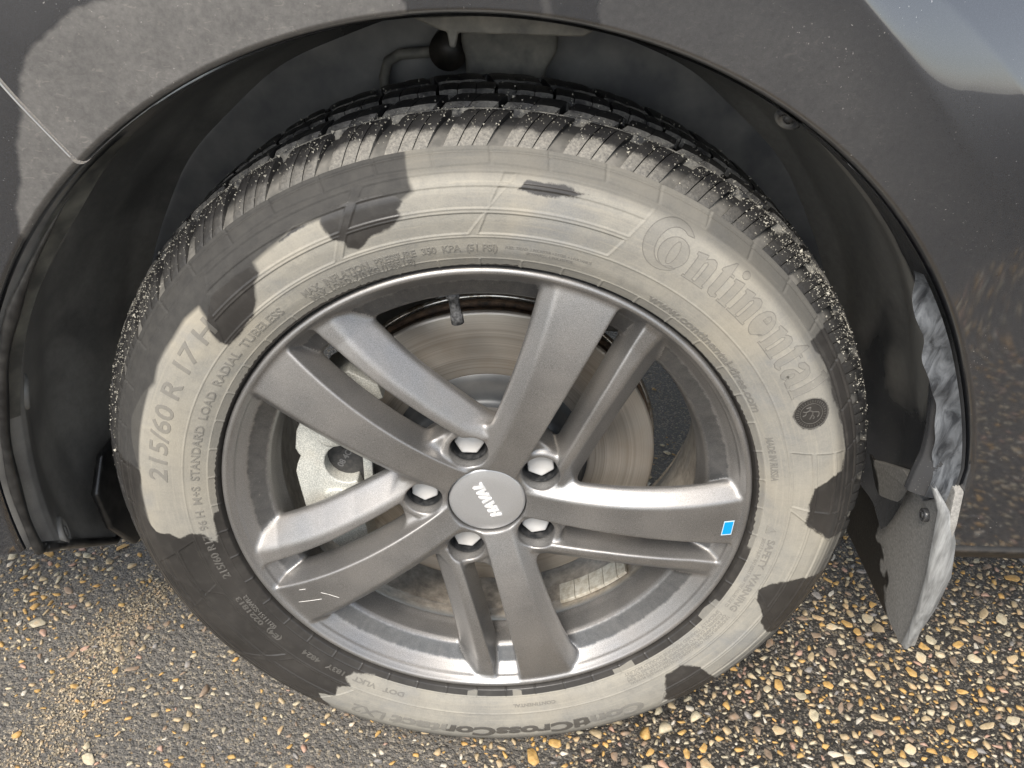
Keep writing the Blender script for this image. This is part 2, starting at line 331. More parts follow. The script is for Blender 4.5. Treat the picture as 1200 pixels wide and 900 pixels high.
def pick(): return random.choices(range(7), (25, 22, 24, 7, 6, 11, 5))[0]
PROTO = {}
for mi in range(7):
    for k in range(4):
        PROTO[mi, k] = (lambda me: (me.materials.append(SM[mi]), me)[1])(from_bm('stone', chip(random.choice((12, 16, 22))), True))
def stones_xy():
    """(x, y, size, key): where stones lie thick on the right, thin on the left"""
    out = []; cell = {}
    def free(x, y, r):
        i, j = int(x/.02), int(y/.02)
        for a in (-1, 0, 1):
            for b in (-1, 0, 1):
                for (X, Y, Q) in cell.get((i+a, j+b), ()):
                    if (X-x)**2+(Y-y)**2 < (r+Q)**2*.8: return False
        return True
    def tryadd(x, y, r):
        if not free(x, y, r): return
        cell.setdefault((int(x/.02), int(y/.02)), []).append((x, y, r)); out.append((x, y, r))
    for (lo, hi, N) in ((.0082, .0118, 330), (.0060, .0082, 2600), (.0040, .0060, 12000), (.0018, .0040, 38000)):
        for _ in range(N):
            x = random.uniform(-.95, 1.25); y = random.uniform(-.12, .62) if random.random() < .93 else random.uniform(.6, 1.1)
            dens = .15 + .85*float(sstep(-.12, .12, x + .05*math.sin(9*y)))
            if x < -.56 + .25*(y-.05) and y > .12: dens = .8
            if hi > .0066 and x < 0: dens *= .55
            if y > .5: dens *= .06
            if random.random() < dens: tryadd(x, y, random.uniform(lo, hi))
    return out
STONES = stones_xy()
for _ in range(14000):                                   # the same surface goes on in front of the car
    x, y, r = random.uniform(-1.0, 1.4), random.uniform(-1.2, -.12), random.uniform(.0025, .0085)
    if random.random() < .2+.8*float(sstep(-.12, .12, x)): STONES.append((x, y, r))
camxy = np.array([.0169, -.588])
def shows(s): return s[2]/math.hypot(s[0]-camxy[0], s[1]-camxy[1], .8) * (1.0 if (-.85 < s[0] < 1.0 and (abs(s[0]) > .33 or s[1] < .02) and -.12 < s[1] < .5) else .2)
STONES.sort(key=shows, reverse=True)
for (x, y, r) in STONES[:300]:
    o = link('stone', PROTO[pick(), random.randrange(4)], None, ground, (x, y, r*.08))
    o.scale = (r*1.15, r*random.uniform(.75, 1.1), r*.62); o.rotation_euler = (random.uniform(-.2, .2), random.uniform(-.2, .2), random.uniform(0, 6.28))
# the rest: one mesh of small set stones
lowp = []
for k in range(8):
    bm = pebble(12, .6); bm.verts.index_update(); v = np.array([q.co[:] for q in bm.verts]); f = np.array([[q.index for q in fc.verts] for fc in bm.faces]); bm.free(); lowp.append((v*1.18, f))
VV = []; FF = []; MI = []; off = 0
for (x, y, r) in STONES[300:]:
    v, f = lowp[random.randrange(8)]; a = random.uniform(0, 6.28); ca, sa = math.cos(a), math.sin(a)
    q = v*np.array([r, r*random.uniform(.6, 1), r*.75]); q = np.stack([q[:, 0]*ca-q[:, 1]*sa+x, q[:, 0]*sa+q[:, 1]*ca+y, q[:, 2]+r*.08], 1)
    VV.append(q); FF.append(f+off); MI.append(np.full(len(f), pick())); off += len(v)
me = mesh('small_stones', np.concatenate(VV), np.concatenate(FF), True)
for s in SM: me.materials.append(s)
me.polygons.foreach_set('material_index', np.concatenate(MI).astype(np.int32))
o = link('small_stones', me, None, ground); o['kind'] = 'stuff'
# a drift of loose sand and fine grit, lower left
VV = []; FF = []; off = 0
tet = np.array([(1, 0, -.5), (-.6, .8, -.4), (-.5, -.8, -.5), (.1, 0, .8)]); tf = np.array([(0, 1, 3), (1, 2, 3), (2, 0, 3), (0, 2, 1)])
for _ in range(2900):
    t = random.random(); cx, cy = -.42-.02*math.sin(t*7)-.10*t, .24-.36*t
    x, y = random.gauss(cx, .016+.016*t), random.gauss(cy, .02); r = random.uniform(.0008, .0023)
    A = rng.uniform(-1, 1, (3, 3)); Q, _ = np.linalg.qr(A); q = tet@Q*r + (x, y, r*.4); VV.append(q); FF.append(tf+off); off += 4
sandm = stone_mat('sand_grain', (.34, .28, .19), (.54, .46, .33))
o = link('sand', mesh('sand', np.concatenate(VV), np.concatenate(FF), False), sandm); o['kind'] = 'stuff'; o['label'] = 'drift of loose yellow sand on the asphalt left of the tyre'; o['category'] = 'sand'

# ------------------------------------------------------------------ the car
car = bpy.data.objects.new('car', None); C.objects.link(car); car.location = (0, 0, 0)
car['label'] = 'dark grey car with a dusty tyre and gunmetal five-spoke wheel in its black arch'; car['category'] = 'car'
UP = (0, 0, ZW)
# ---- tyre: cross-section (r, y), y grows into the car
PRF = np.array([(.2255, .006), (.2335, .0055), (.2345, .003), (.236, -.001), (.242, -.0038), (.25, -.0075), (.262, -.0105), (.275, -.0125), (.285, -.0125), (.295, -.011), (.305, -.0065), (.312, -.001), (.32, .0065), (.328, .014), (.334, .0215), (.338, .0285), (.3405, .0345)])
_ri = np.arange(.2255, .3406, .0001); _y = np.interp(_ri, *PRF.T); _k = np.hanning(81); _k /= _k.sum()
_ys = np.convolve(np.pad(_y, 40, mode='edge'), _k, 'valid'); _b = sstep(.238, .244, _ri); _e = 1-sstep(.332, .336, _ri); _y = _y*(1-_b*_e)+_ys*_b*_e
def yprof(r): return np.interp(r, _ri, _y)
_dy = np.gradient(_y, _ri)
def nprof(r):
    dy = np.interp(r, _ri, _dy); l = np.sqrt(1+dy*dy); return dy/l, -1/l       # outward normal (nr, ny)
WET = [  # outlines of washed patches on the sidewall, (angle deg, radius m)
 [(121,.2955),(118.22,.2983),(114.12,.2967),(114.35,.2916),(114,.2856),(113.63,.2801),(112.22,.276),(112.4,.2705),(110.89,.267),(109.34,.2711),(108.38,.2739),(105.14,.2758),(102.91,.2826),(103.49,.2881),(102.5,.2932),(103.5,.2990),(107.5,.3000)],
 [(140.83,.2679),(140.37,.2612),(138.16,.26),(132.84,.2626),(130.27,.2701),(128.36,.2802),(126.55,.2848),(127,.2925),(135,.2950),(138.5,.2858),(139.92,.2784)],
 [(171.96,.2977),(177.68,.2998),(182.29,.3001),(184.96,.2943),(185.44,.2813),(186.64,.273),(186,.2633),(186.89,.2527),(188.66,.2505),(189.47,.246),(182.09,.2415),(180,.22),(247,.22),(244,.2408),(237.96,.2463),(236.94,.2532),(238.91,.2618),(236.63,.269),(237.69,.2799),(234.24,.2885),(238,.3018),(244,.365),(170,.365)],
 [(86.51,.2975),(85.4,.3044),(79.56,.3035),(76.92,.3021),(78.81,.2972),(82.52,.2955)],
 [(36.21,.3078),(29.37,.3089),(24.04,.3066),(17.39,.31),(11.27,.3062),(10.89,.2963),(9.25,.2819),(5.71,.2782),(1.59,.2781),(-.62,.2903),(-2.9,.3056),(-3,.365),(36,.365)],
 [(-11.54,.296),(-13.01,.277),(-16.47,.263),(-18.95,.2654),(-20.7,.2761),(-24.1,.2858),(-26.06,.301),(-25.4,.365),(-11,.365)],
 [(-47.23,.2651),(-42.97,.264),(-39.73,.278),(-40.49,.294),(-43.3,.3573),(-47.83,.3576),(-51.17,.2936)],
 [(24.91+1.6*math.cos(a)*1.9, .2862+.0142*math.sin(a)) for a in np.linspace(0, 6.28, 20, endpoint=False)],
]
def poly_sd(px, py, poly):
    P = np.array(poly); Q = np.roll(P, -1, 0); d = np.full(px.shape, 1e9); ins = np.zeros(px.shape, bool)
    for (ax, ay), (bx, by) in zip(P, Q):
        ex, ey = bx-ax, by-ay; t = np.clip(((px-ax)*ex+(py-ay)*ey)/(ex*ex+ey*ey+1e-18), 0, 1)
        d = np.minimum(d, (px-ax-t*ex)**2+(py-ay-t*ey)**2)
        c = ((ay > py) != (by > py)) & (px < ex*(py-ay)/(ey if ey else 1e-12)+ax); ins ^= c
    d = np.sqrt(d); return np.where(ins, -d, d)
DARK_TONED = [
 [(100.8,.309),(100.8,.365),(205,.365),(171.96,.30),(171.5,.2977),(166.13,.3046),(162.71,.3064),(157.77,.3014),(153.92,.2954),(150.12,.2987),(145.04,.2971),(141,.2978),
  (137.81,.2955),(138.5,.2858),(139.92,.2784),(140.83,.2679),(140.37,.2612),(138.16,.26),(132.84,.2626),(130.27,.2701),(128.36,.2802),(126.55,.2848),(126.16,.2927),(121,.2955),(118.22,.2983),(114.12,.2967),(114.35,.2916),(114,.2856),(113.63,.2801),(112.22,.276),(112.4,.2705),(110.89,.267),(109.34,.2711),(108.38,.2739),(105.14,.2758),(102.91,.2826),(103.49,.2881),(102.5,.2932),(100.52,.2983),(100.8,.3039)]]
_wn = rng.uniform(0, 6.28, (4, 3))
def wobble(th, r):
    a = th*.27; b = r
    return .0006*np.sin(a*150+b*200+_wn[0, 0])+.0003*np.sin(a*310-b*400+_wn[0, 1])
def wetness(th, r):
    """th radians; 1 where the rubber is washed dark"""
    o = np.zeros(np.shape(th)); td = np.degrees(th)
    for poly in WET:
        A = np.array(poly); c = A[:, 0].mean(); t = (td-c+180) % 360-180
        lo, hi = A[:, 0].min()-c-3, A[:, 0].max()-c+3
        sel = (t > lo) & (t < hi)
        if not sel.any(): continue
        k = math.pi/180*.28
        dd = poly_sd(t[sel]*k, r[sel], np.stack([(A[:, 0]-c)*k, A[:, 1]], 1))+wobble(th[sel], r[sel])*(.3 if len(poly) == 20 else 1)
        o[sel] = np.maximum(o[sel], np.clip(.5-dd/(.0055+.0045*np.sin(td[sel]*.19+r[sel]*60)**2), 0, 1))
    # jagged wet line just outside the rim flange, and damp bead band at the bottom
    ang = td % 360
    saw = np.abs(((ang*.62+.25*np.sin(ang*.9)) % 1)-.5)*2
    up = ((ang > 85) & (ang < 205)) | (ang < 50) | (ang > 340)
    jag = .2352+np.where(up, .0016+.0010*saw*(.6+.4*np.sin(ang*.23))+.0007*np.sin(ang*.11), .0002)
    o = np.maximum(o, 1-sstep(-.0004, .0005, r-jag))
    low = sstep(-6, 4, .0*ang+np.minimum(ang-196, 352-ang))              # lower half: the whole band is wet, dust left in flakes
    fl_ = np.sin(ang*.21+.8)+.8*np.sin(ang*.47+2)+.25*np.sin(ang*1.7)
    flake = sstep(.75, 1.0, fl_)*sstep(.2362, .2372, r+.0008*np.sin(ang*.8))
    o = np.maximum(o, low*(1-sstep(.2413, .2424, r))*(1-flake)*.92)
    return o
def dark_tone_of(th, r):  # half-dark rubber: outer band, shoulder and bead band
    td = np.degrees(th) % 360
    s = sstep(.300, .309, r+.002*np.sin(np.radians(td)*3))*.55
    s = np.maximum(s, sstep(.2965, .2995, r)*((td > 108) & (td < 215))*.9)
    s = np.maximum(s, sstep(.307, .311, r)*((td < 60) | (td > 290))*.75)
    A = np.array(DARK_TONED[0]); c = A[:, 0].mean(); t = (np.degrees(th)-c+180) % 360-180; k = math.pi/180*.28
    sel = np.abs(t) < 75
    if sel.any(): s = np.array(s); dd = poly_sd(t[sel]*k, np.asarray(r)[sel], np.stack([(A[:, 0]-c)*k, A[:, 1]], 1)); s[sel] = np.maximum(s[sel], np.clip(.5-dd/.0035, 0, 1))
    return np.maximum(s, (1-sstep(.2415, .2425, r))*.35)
# relief of the sidewall
SEG = [(115.3, 140.2, 157, 1), (93.3, 113.7, 157, 0), (71.2, 91.7, 80, 0), (5.2, 17.6, 60, 0), (-17.2, 3.8, 174, 0), (-47, -18.8, 165, 0), (-172, -160.5, -110, 0), (-157.8, -137.5, 165, 0), (-135.5, -120, 165, 0)]
ROWS = [(.2645, .2800), (.2840, .2985), (.3012, .3072)]
def relief(th, r):
    td = np.degrees(th); h = np.zeros(np.broadcast(th, r).shape)
    h += .00055*np.exp(-((r-.2617)/.00055)**2) + .0005*np.exp(-((r-.3092)/.0006)**2)
    h += .0003*np.exp(-((r-.2428)/.0005)**2)
    for a, b, sl, inv in SEG:
        c = (a+b)/2; t = (td+sl*(r-.2655)-c+180) % 360-180
        de = (np.abs(t)-(b-a)/2)*math.pi/180*r
        for r0, r1 in ROWS:
            dr = np.abs(r-(r0+r1)/2)-(r1-r0)/2
            dd = np.maximum(de, dr)
            h += np.where(dd < .003, -.00055*(1-sstep(-.0004, .0004, dd)) + .00042*np.exp(-((dd-.0007)/.0005)**2), 0)
    ph = ((td*49/360) % 1-.5)*360/49*math.pi/180*r                          # bead band tick marks
    h += np.where(r < .2424, .0007*np.exp(-(ph/.0006)**2)*sstep(.2345, .2355, r), 0)
    k = (td-2.9*(r-.31)/.01*.1)/7.5; fr = k % 1                             # joints of the shoulder ledge
    zig = .3105+.0028*np.abs(((k*.5) % 1)-.5)
    led = sstep(-.0003, .0005, r-zig)
    gap = np.exp(-((np.minimum(fr, 1-fr)*7.5*math.pi/180*r)/.0009)**2)
    h += .0009*led*(1-gap)
    h -= .0012*np.exp(-((r-.3188)/.0006)**2)
    return h
NT, NS = 2200, 200
th = np.linspace(-math.pi, math.pi, NT, endpoint=False)[:, None]; rs = np.concatenate([np.linspace(.2258, .2445, 62)[:-1], np.linspace(.2445, .3215, NS-61)])[None, :]
TH, RS = np.broadcast_arrays(th, rs)
hgt = relief(TH, RS); nr, ny = nprof(RS)
Psw = polar(RS+nr*hgt, TH, 0); Psw[..., 1] = yprof(RS)+ny*hgt
wet = wetness(TH.ravel(), RS.ravel().copy()); dktone = dark_tone_of(TH.ravel(), RS.ravel())
tyre = link('tyre', grid('tyre', Psw, cu=True, flip=True, attr={'wet': wet, 'dark_tone': dktone}), MAT['rubber'], car, UP)
tyre['label'] = 'dusty black tyre with washed dark patches on its sidewall'
# carcass under the tread and the hidden inner side
prof = [(.3205, .0075), (.3255, .0165), (.3310, .026), (.3345, .036), (.3365, .05), (.3375, .095), (.3365, .14), (.3345, .155), (.331, .165), (.32, .185), (.30, .203), (.27, .207), (.24, .195), (.225, .185)]
link('tread_base', revolve('tread_base', prof, 240, flip=True), MAT['tread_base'], tyre)
# tread blocks: every one its own piece, one mesh per kind turned round the axle
SP = np.array([(.3195, .0060), (.3250, .0112), (.3300, .0170), (.3340, .0225), (.3372, .0280), (.3396, .0332), (.3407, .0365)])
PITCH = R(7.5)
def block(kinds):
    """kinds: list of (a0,a1,slant) angular spans; SPATH follows (r,y)"""
    parts = []
    for path, depth, a0, a1, slant, ch in kinds:
        S = len(path); u = np.linspace(0, 1, S)
        nt_ = 5; tt = np.linspace(0, 1, nt_)
        top = np.zeros((nt_, S, 3)); bot = np.zeros((nt_, S, 3))
        d_ = np.gradient(path, axis=0); nrm = np.stack([d_[:, 1], -d_[:, 0]], 1); nrm /= np.linalg.norm(nrm, axis=1)[:, None]
        if nrm[:, 0].mean() < 0: nrm = -nrm
        for i, t in enumerate(tt):
            ang = a0+(a1-a0)*t+slant*u
            inset = ch*(1 if i in (0, nt_-1) else 0)
            ee = np.zeros(S); ee[0] = ee[-1] = ch
            pr = path-nrm*np.maximum(inset, ee)[:, None]
            top[i] = np.stack([pr[:, 0]*np.cos(ang), pr[:, 1], pr[:, 0]*np.sin(ang)], 1)
            pb = path-nrm*depth; bot[i] = np.stack([pb[:, 0]*np.cos(ang), pb[:, 1], pb[:, 0]*np.sin(ang)], 1)
        V = np.concatenate([top.reshape(-1, 3), bot.reshape(-1, 3)]); n = nt_*S
        F = [list(f) for f in gridF(nt_, S)]
        for i in range(nt_-1):
            for j in (0, S-1): F.append([i*S+j, (i+1)*S+j, (i+1)*S+j+n, i*S+j+n])
        for j in range(S-1):
            for i in (0, nt_-1): F.append([i*S+j, i*S+j+1, i*S+j+1+n, i*S+j+n])
        parts.append((V, F))
    V, F = join(parts)
    bm = bmesh.new(); vs_ = [bm.verts.new(v) for v in V]
    for f in F: bm.faces.new([vs_[i] for i in f])
    bmesh.ops.recalc_face_normals(bm, faces=bm.faces)
    return from_bm('tread_block', bm, False)
def lin(a, b, n=3): return np.linspace(a, b, n)
sub = (PITCH-R(1.9))/3
shoulder = block([(SP, .0062, R(.95)+i*sub+R(.08), R(.95)+(i+1)*sub-R(.08), -R(3.4), .0004) for i in range(3)])
ribs = []
for (y0, y1, rad, nsub, sl, gap) in ((.0445, .0730, .3438, 2, -2.6, 1.0), (.0815, .1090, .3446, 3, 0.0, .35), (.1175, .1460, .3438, 2, 2.6, 1.0)):
    path = np.array([(rad-.0075, y0-.0010), (rad-.0036, y0), (rad-.0004, y0+.0022), (rad+.0002, (y0+y1)/2), (rad-.0002, y1-.0022), (rad-.0016, y1)])
    s_ = (PITCH-R(gap))/nsub
    ribs.append(block([(path, .0075, R(gap/2)+i*s_+R(.05), R(gap/2)+(i+1)*s_-R(.05), R(sl), .0005) for i in range(nsub)]))
SP2 = SP.copy()[::-1]; SP2[:, 1] = .1905-SP2[:, 1]
ribs.append(block([(SP2, .0062, R(.95)+i*sub+R(.08), R(.95)+(i+1)*sub-R(.08), R(3.4), .0004) for i in range(3)]))
for me_ in [shoulder]+ribs:
    for k in range(48):
        o = link('tread_block', me_, None, tyre); o.rotation_euler = (0, -k*PITCH, 0)
    me_.materials.append(MAT['tread'])

link('tread_ridge', revolve('tread_ridge', [(.3330, .0376), (.3404, .0378), (.3408, .0383), (.3404, .0388), (.3330, .0392)], 240, flip=True), MAT['ridge'], tyre)
# ---- lettering moulded on the sidewall
def lay(px, py, pz, thc, r0):
    """flat lettering (x along, y up, z proud) wrapped on the sidewall, reading clockwise"""
    r = r0+py; t = thc-px/r0; nr, ny = nprof(r); rr = r+nr*(pz); y = yprof(r)+ny*(pz)
    return np.stack([rr*np.cos(t), y, rr*np.sin(t)], 1), t, r
def text_mesh(s, size, ext=.0003, bev=.00012, bold=0.0, shear=0.0, space=1.0):
    cu = bpy.data.curves.new('t', 'FONT'); cu.body = s; cu.size = size; cu.extrude = ext; cu.bevel_depth = bev; cu.offset = bold; cu.shear = shear
    cu.resolution_u = 3; cu.bevel_resolution = 0; cu.space_character = space; cu.align_x = 'CENTER'
    ob = bpy.data.objects.new('t', cu); C.objects.link(ob)
    dg = bpy.context.evaluated_depsgraph_get(); me = bpy.data.meshes.new_from_object(ob.evaluated_get(dg))
    bm = bmesh.new(); bm.from_mesh(me); bmesh.ops.triangulate(bm, faces=bm.faces)
    for _ in range(3):
        el = [e for e in bm.edges if e.calc_length() > .0026]
        if not el: break
        bmesh.ops.subdivide_edges(bm, edges=el, cuts=1); bmesh.ops.triangulate(bm, faces=bm.faces)
    bm.to_mesh(me); bm.free()
    V = np.empty(len(me.vertices)*3); me.vertices.foreach_get('co', V); V = V.reshape(-1, 3); F = [list(p.vertices) for p in me.polygons]
    bpy.data.objects.remove(ob); bpy.data.curves.remove(cu); bpy.data.meshes.remove(me)
    return V, F
def letter_obj(V, F, thc, r0, name='lettering', lift=-.0001, mat='letter', dark=None):
    W_, t, r = lay(V[:, 0], V[:, 1], V[:, 2]+lift, thc, r0)
    wt = wetness(t, r)
    if dark: tt_ = np.degrees(t); wt = np.maximum(wt, sstep(dark[0]-.4, dark[0], tt_)*(1-sstep(dark[1], dark[1]+.4, tt_)))
    o = link(name, mesh(name, W_, F, False, {'wet': wt, 'dark_tone': dark_tone_of(t, r)}), MAT[mat], tyre)
    return o
def fit_text(s, cap, th_a, th_b, rbase, bold=.0001, ext=.00045, shear=0, dark=None):
    """text from angle th_a (left end) to th_b, cap height in m"""
    V, F = text_mesh(s, cap/.70, ext, .0001, bold, shear)
    x0, x1 = V[:, 0].min(), V[:, 0].max(); want = R(th_a-th_b)*(rbase+cap/2)
    V[:, 0] = (V[:, 0]-(x0+x1)/2)*want/(x1-x0); V[:, 1] -= 0
    return letter_obj(V, F, R((th_a+th_b)/2), rbase, dark=dark)
fit_text('MAX  INFLATION  PRESSURE  350  KPA  (51 PSI)', .0056, 123.5, 89, .2500)
fit_text('MAX  LOAD, 710 KG (1565 LB)', .0054, 123, 103.2, .2432)
fit_text('PLIES:  TREAD:  1 POLYESTER + 2 STEEL + 1 POLYAMIDE', .0022, 87.5, 73, .2525, .00003, .0002)
fit_text('SIDEWALL:  1 POLYESTER', .0022, 84, 76, .2490, .00003, .0002)
fit_text('www.continental-tires.com', .0064, 61, 28.5, .2447, .0002)
fit_text('MADE IN RUSSIA', .0056, 21.8, 11.2, .2470)
fit_text('SAFETY  WARNING', .0058, -3.8, -24, .2520)
fit_text('SERIOUS INJURY MAY RESULT FROM TYRE FAILURE DUE TO', .0028, -3.8, -24, .2470, .00002, .0002)
for i, s in enumerate(('UNDERINFLATION OVERLOADING FOLLOW OWNERS MANUAL', 'OR PLACARD IN VEHICLE EXPLOSION OF TYRE RIM', 'ASSEMBLY DUE TO IMPROPER MOUNTING ONLY', 'SPECIALLY TRAINED PERSONS SHOULD MOUNT')):
    fit_text(s, .0026, -26, -55, .2555-.0035*i, .00002, .0002)
fit_text('CONTINENTAL', .0036, -73, -83, .2505, .00004)
fit_text('DOT   VLKT   183Y   4824', .0050, -109, -135, .2495)
fit_text('(E4)  0221813', .0048, -141, -155.5, .2535)
fit_text('0211151-S2WR2', .0040, -144, -155, .2480)
fit_text('215/60 R17  96 H  M+S  STANDARD  LOAD  RADIAL  TUBELESS', .0066, 198.5, 129, .2492)
fit_text('215/60 R 17 H', .0150, 173, 139, .2742, .0003, .0003, .12)
fit_text('ContiCrossContact', .0145, -56, -109, .2800, .0008, .0006, .1, (-97.5, -67.5)); fit_text('LX2', .0125, -111, -118, .2805, .0004)
# ornate brand name: hand-drawn letters, raised outlines round a ribbed fill
def arc(cx, cy, rx, ry, a0, a1, n=14): return [(cx+rx*math.cos(R(a)), cy+ry*math.sin(R(a))) for a in np.linspace(a0, a1, n)]
def gn(x): return [[(x+a, b) for a, b in [(0, 0), (4.3, 0), (4.3, .8), (3.6, .8), (3.6, 7.2), (4.4, 8.2), (5, 7.6), (5, .8), (4.5, .8), (4.5, 0), (8.6, 0), (8.6, .8), (7.9, .8), (7.9, 8), (7.2, 9.6), (5.9, 10), (4.6, 9.4), (3.6, 8.6), (3.6, 10), (0, 9.4), (0, 8.6), (.7, 8.3), (.7, .8), (0, .8)]]]
def gi(x): return [[(x+a, b) for a, b in [(0, 0), (4.3, 0), (4.3, .8), (3.6, .8), (3.6, 10), (0, 9.4), (0, 8.6), (.7, 8.3), (.7, .8), (0, .8)]], arc(x+2.2, 12.2, 1.3, 1.3, 0, 340, 12)]
def gt(x): return [[(x+a, b) for a, b in [(.8, 1.8), (1.6, .3), (3.2, -.1), (4.9, .6), (4.7, 1.4), (3.7, 1.5), (3.7, 8.9), (5, 8.9), (5, 9.7), (3.7, 9.7), (3.7, 13.2), (3, 13), (.2, 9.6), (.2, 8.9), (.8, 8.9)]]]
def ge(x): return [arc(x+3.6, 5, 3.7, 5.1, -40, 320, 26)[:23]+[(x+6.6, 2.6), (x+5.6, 1.7)], [(x+a, b) for a, b in [(2.6, 6), (4.9, 6), (4.7, 8.1), (3.7, 8.8), (2.8, 8)]]]
def ga(x): return [[(x+a, b) for a, b in [(0, 2.4), (1, .3), (2.6, -.1), (4.2, 1), (4.6, .2), (7.4, 0), (7.8, .8), (7, 1.2), (7, 7.4), (6, 9.5), (3.8, 10.1), (1.2, 9.3), (.4, 7.6), (1.6, 6.9), (2.9, 7.5), (3.9, 8.6), (4.1, 6.2), (1.2, 5)]], arc(x+3.3, 3, .9, 1.7, 0, 340, 12)]
def gl(x): return [[(x+a, b) for a, b in [(0, 0), (4.3, 0), (4.3, .8), (3.6, .8), (3.6, 14.6), (0, 14), (0, 13.2), (.7, 12.9), (.7, .8), (0, .8)]]]
GL = [arc(7, 6.4, 8.2, 8.4, 42, 318, 34)+arc(8.2, 6.3, 5.2, 6.4, 300, 60, 26), arc(9.6, 5, 5.0, 5.2, 0, 350, 28), arc(9.6, 5, 1.5, 4.0, 0, 345, 20)]
xx = 16.2
for fn, wd in ((gn, 9.4), (gt, 5.8), (gi, 5.1), (gn, 9.4), (ge, 8.2), (gn, 9.4), (gt, 5.8), (ga, 8.5), (gl, 5)):
    GL += fn(xx); xx += wd
SC = R(66.8-29.0)*.284/(xx+1.2); parts = []; fills = []
for gpts in GL:
    p = np.array(gpts)*SC; p[:, 0] -= SC*(xx-1.2)/2
    L = np.linalg.norm(np.roll(p, -1, 0)-p, axis=1); q = []
    for a, b, l in zip(p, np.roll(p, -1, 0), L):
        k = max(1, int(l/.0012)); q += [a+(b-a)*i/k for i in range(k)]
    q = np.array(q); t = np.roll(q, -1, 0)-np.roll(q, 1, 0); t /= np.linalg.norm(t, axis=1)[:, None]+1e-9; nn_ = np.stack([t[:, 1], -t[:, 0]], 1)
    wv = .00055; prof_ = [(-wv, -.0002), (-wv*.35, .00042), (wv*.35, .00042), (wv, -.0002)]
    V = np.concatenate([np.concatenate([q+nn_*o_, np.full((len(q), 1), z_)], 1)[None] for o_, z_ in prof_]).transpose(1, 0, 2).reshape(-1, 3)
    parts.append((V, [list(f) for f in gridF(len(q), 4, True, False)]))
V, F = join(parts); letter_obj(V, F, R(48.1), .2755)
bm = bmesh.new()
for gpts in (GL[0], GL[1]) and [g_ for i_, g_ in enumerate(GL) if i_ not in (2,)]:
    p = np.array(gpts)*SC; p[:, 0] -= SC*(xx-1.2)/2; tri = tessellate_polygon([[Vector((a, b, 0)) for a, b in p]]); vs_ = [bm.verts.new((a, b, .00016)) for a, b in p]
    for t in tri:
        try: bm.faces.new([vs_[i] for i in t])
        except ValueError: pass
for _ in range(3):
    el = [e for e in bm.edges if e.calc_length() > .0024]
    if el: bmesh.ops.subdivide_edges(bm, edges=el, cuts=1); bmesh.ops.triangulate(bm, faces=bm.faces)
bm.verts.index_update(); V = np.array([v.co[:] for v in bm.verts]); F = [[v.index for v in f.verts] for f in bm.faces]; bm.free()
letter_obj(V, F, R(48.1), .2755, 'letter_fill', mat='fill')
# oval seal: ring, inner ring and a rearing horse, moulded
def strip(q, wv, h, closed=True):
    q = np.array(q); t = np.roll(q, -1, 0)-np.roll(q, 1, 0)
    if not closed: t[0] = q[1]-q[0]; t[-1] = q[-1]-q[-2]
    t /= np.linalg.norm(t, axis=1)[:, None]+1e-9; nn_ = np.stack([t[:, 1], -t[:, 0]], 1)
    V = np.concatenate([np.concatenate([q+nn_*o_, np.full((len(q), 1), z_)], 1)[None] for o_, z_ in [(-wv, -.0002), (-wv*.4, h), (wv*.4, h), (wv, -.0002)]]).transpose(1, 0, 2).reshape(-1, 3)
    return V, [list(f) for f in gridF(len(q), 4, closed, False)]
seal = [strip(arc(0, 0, .0142, .0136, 0, 354, 60), .0005, .0004), strip(arc(0, 0, .0094, .0090, 0, 354, 44), .0004, .0004)]
horse = [[(-.0045, -.006), (-.003, -.0035), (-.0035, -.0005), (-.0015, .0015), (0, .004), (.001, .0062), (.0035, .0055), (.005, .0038)], [(-.0015, .0015), (.0015, .0005), (.004, .0015), (.0052, .0002)], [(.0005, .001), (.003, -.001), (.0046, -.0026)], [(-.003, -.0035), (-.0005, -.0045), (-.0002, -.007)], [(-.0035, -.001), (-.0062, .0012), (-.0064, -.0026)]]
for hl in horse:
    hh = np.array(hl); u = np.linspace(0, 1, 24); s0 = np.linspace(0, 1, len(hh)); seal.append(strip(np.stack([np.interp(u, s0, hh[:, 0]), np.interp(u, s0, hh[:, 1])], 1), .0007, .0005, False))
for k in range(34):
    a = k/34*6.283; c_, s_ = math.cos(a), math.sin(a); seal.append(strip([(.0106*c_, .0102*s_), (.0118*c_, .0113*s_), (.0130*c_, .0124*s_)], .00035, .0003, False))
V, F = join(seal); letter_obj(V, F, R(24.9), .2862, 'seal')
V, F = strip([(0, 0), (.0085, 0), (.00425, .0078)], .0005, .0004); V2, F2 = strip([(.0019, .0013), (.0066, .0013), (.00425, .0058)], .0003, .0003)
q = join([(V, F), (V2, F2)]); q[0][:, 0] -= .004; letter_obj(q[0], q[1], R(-1.2), .2480, 'warning_triangle')

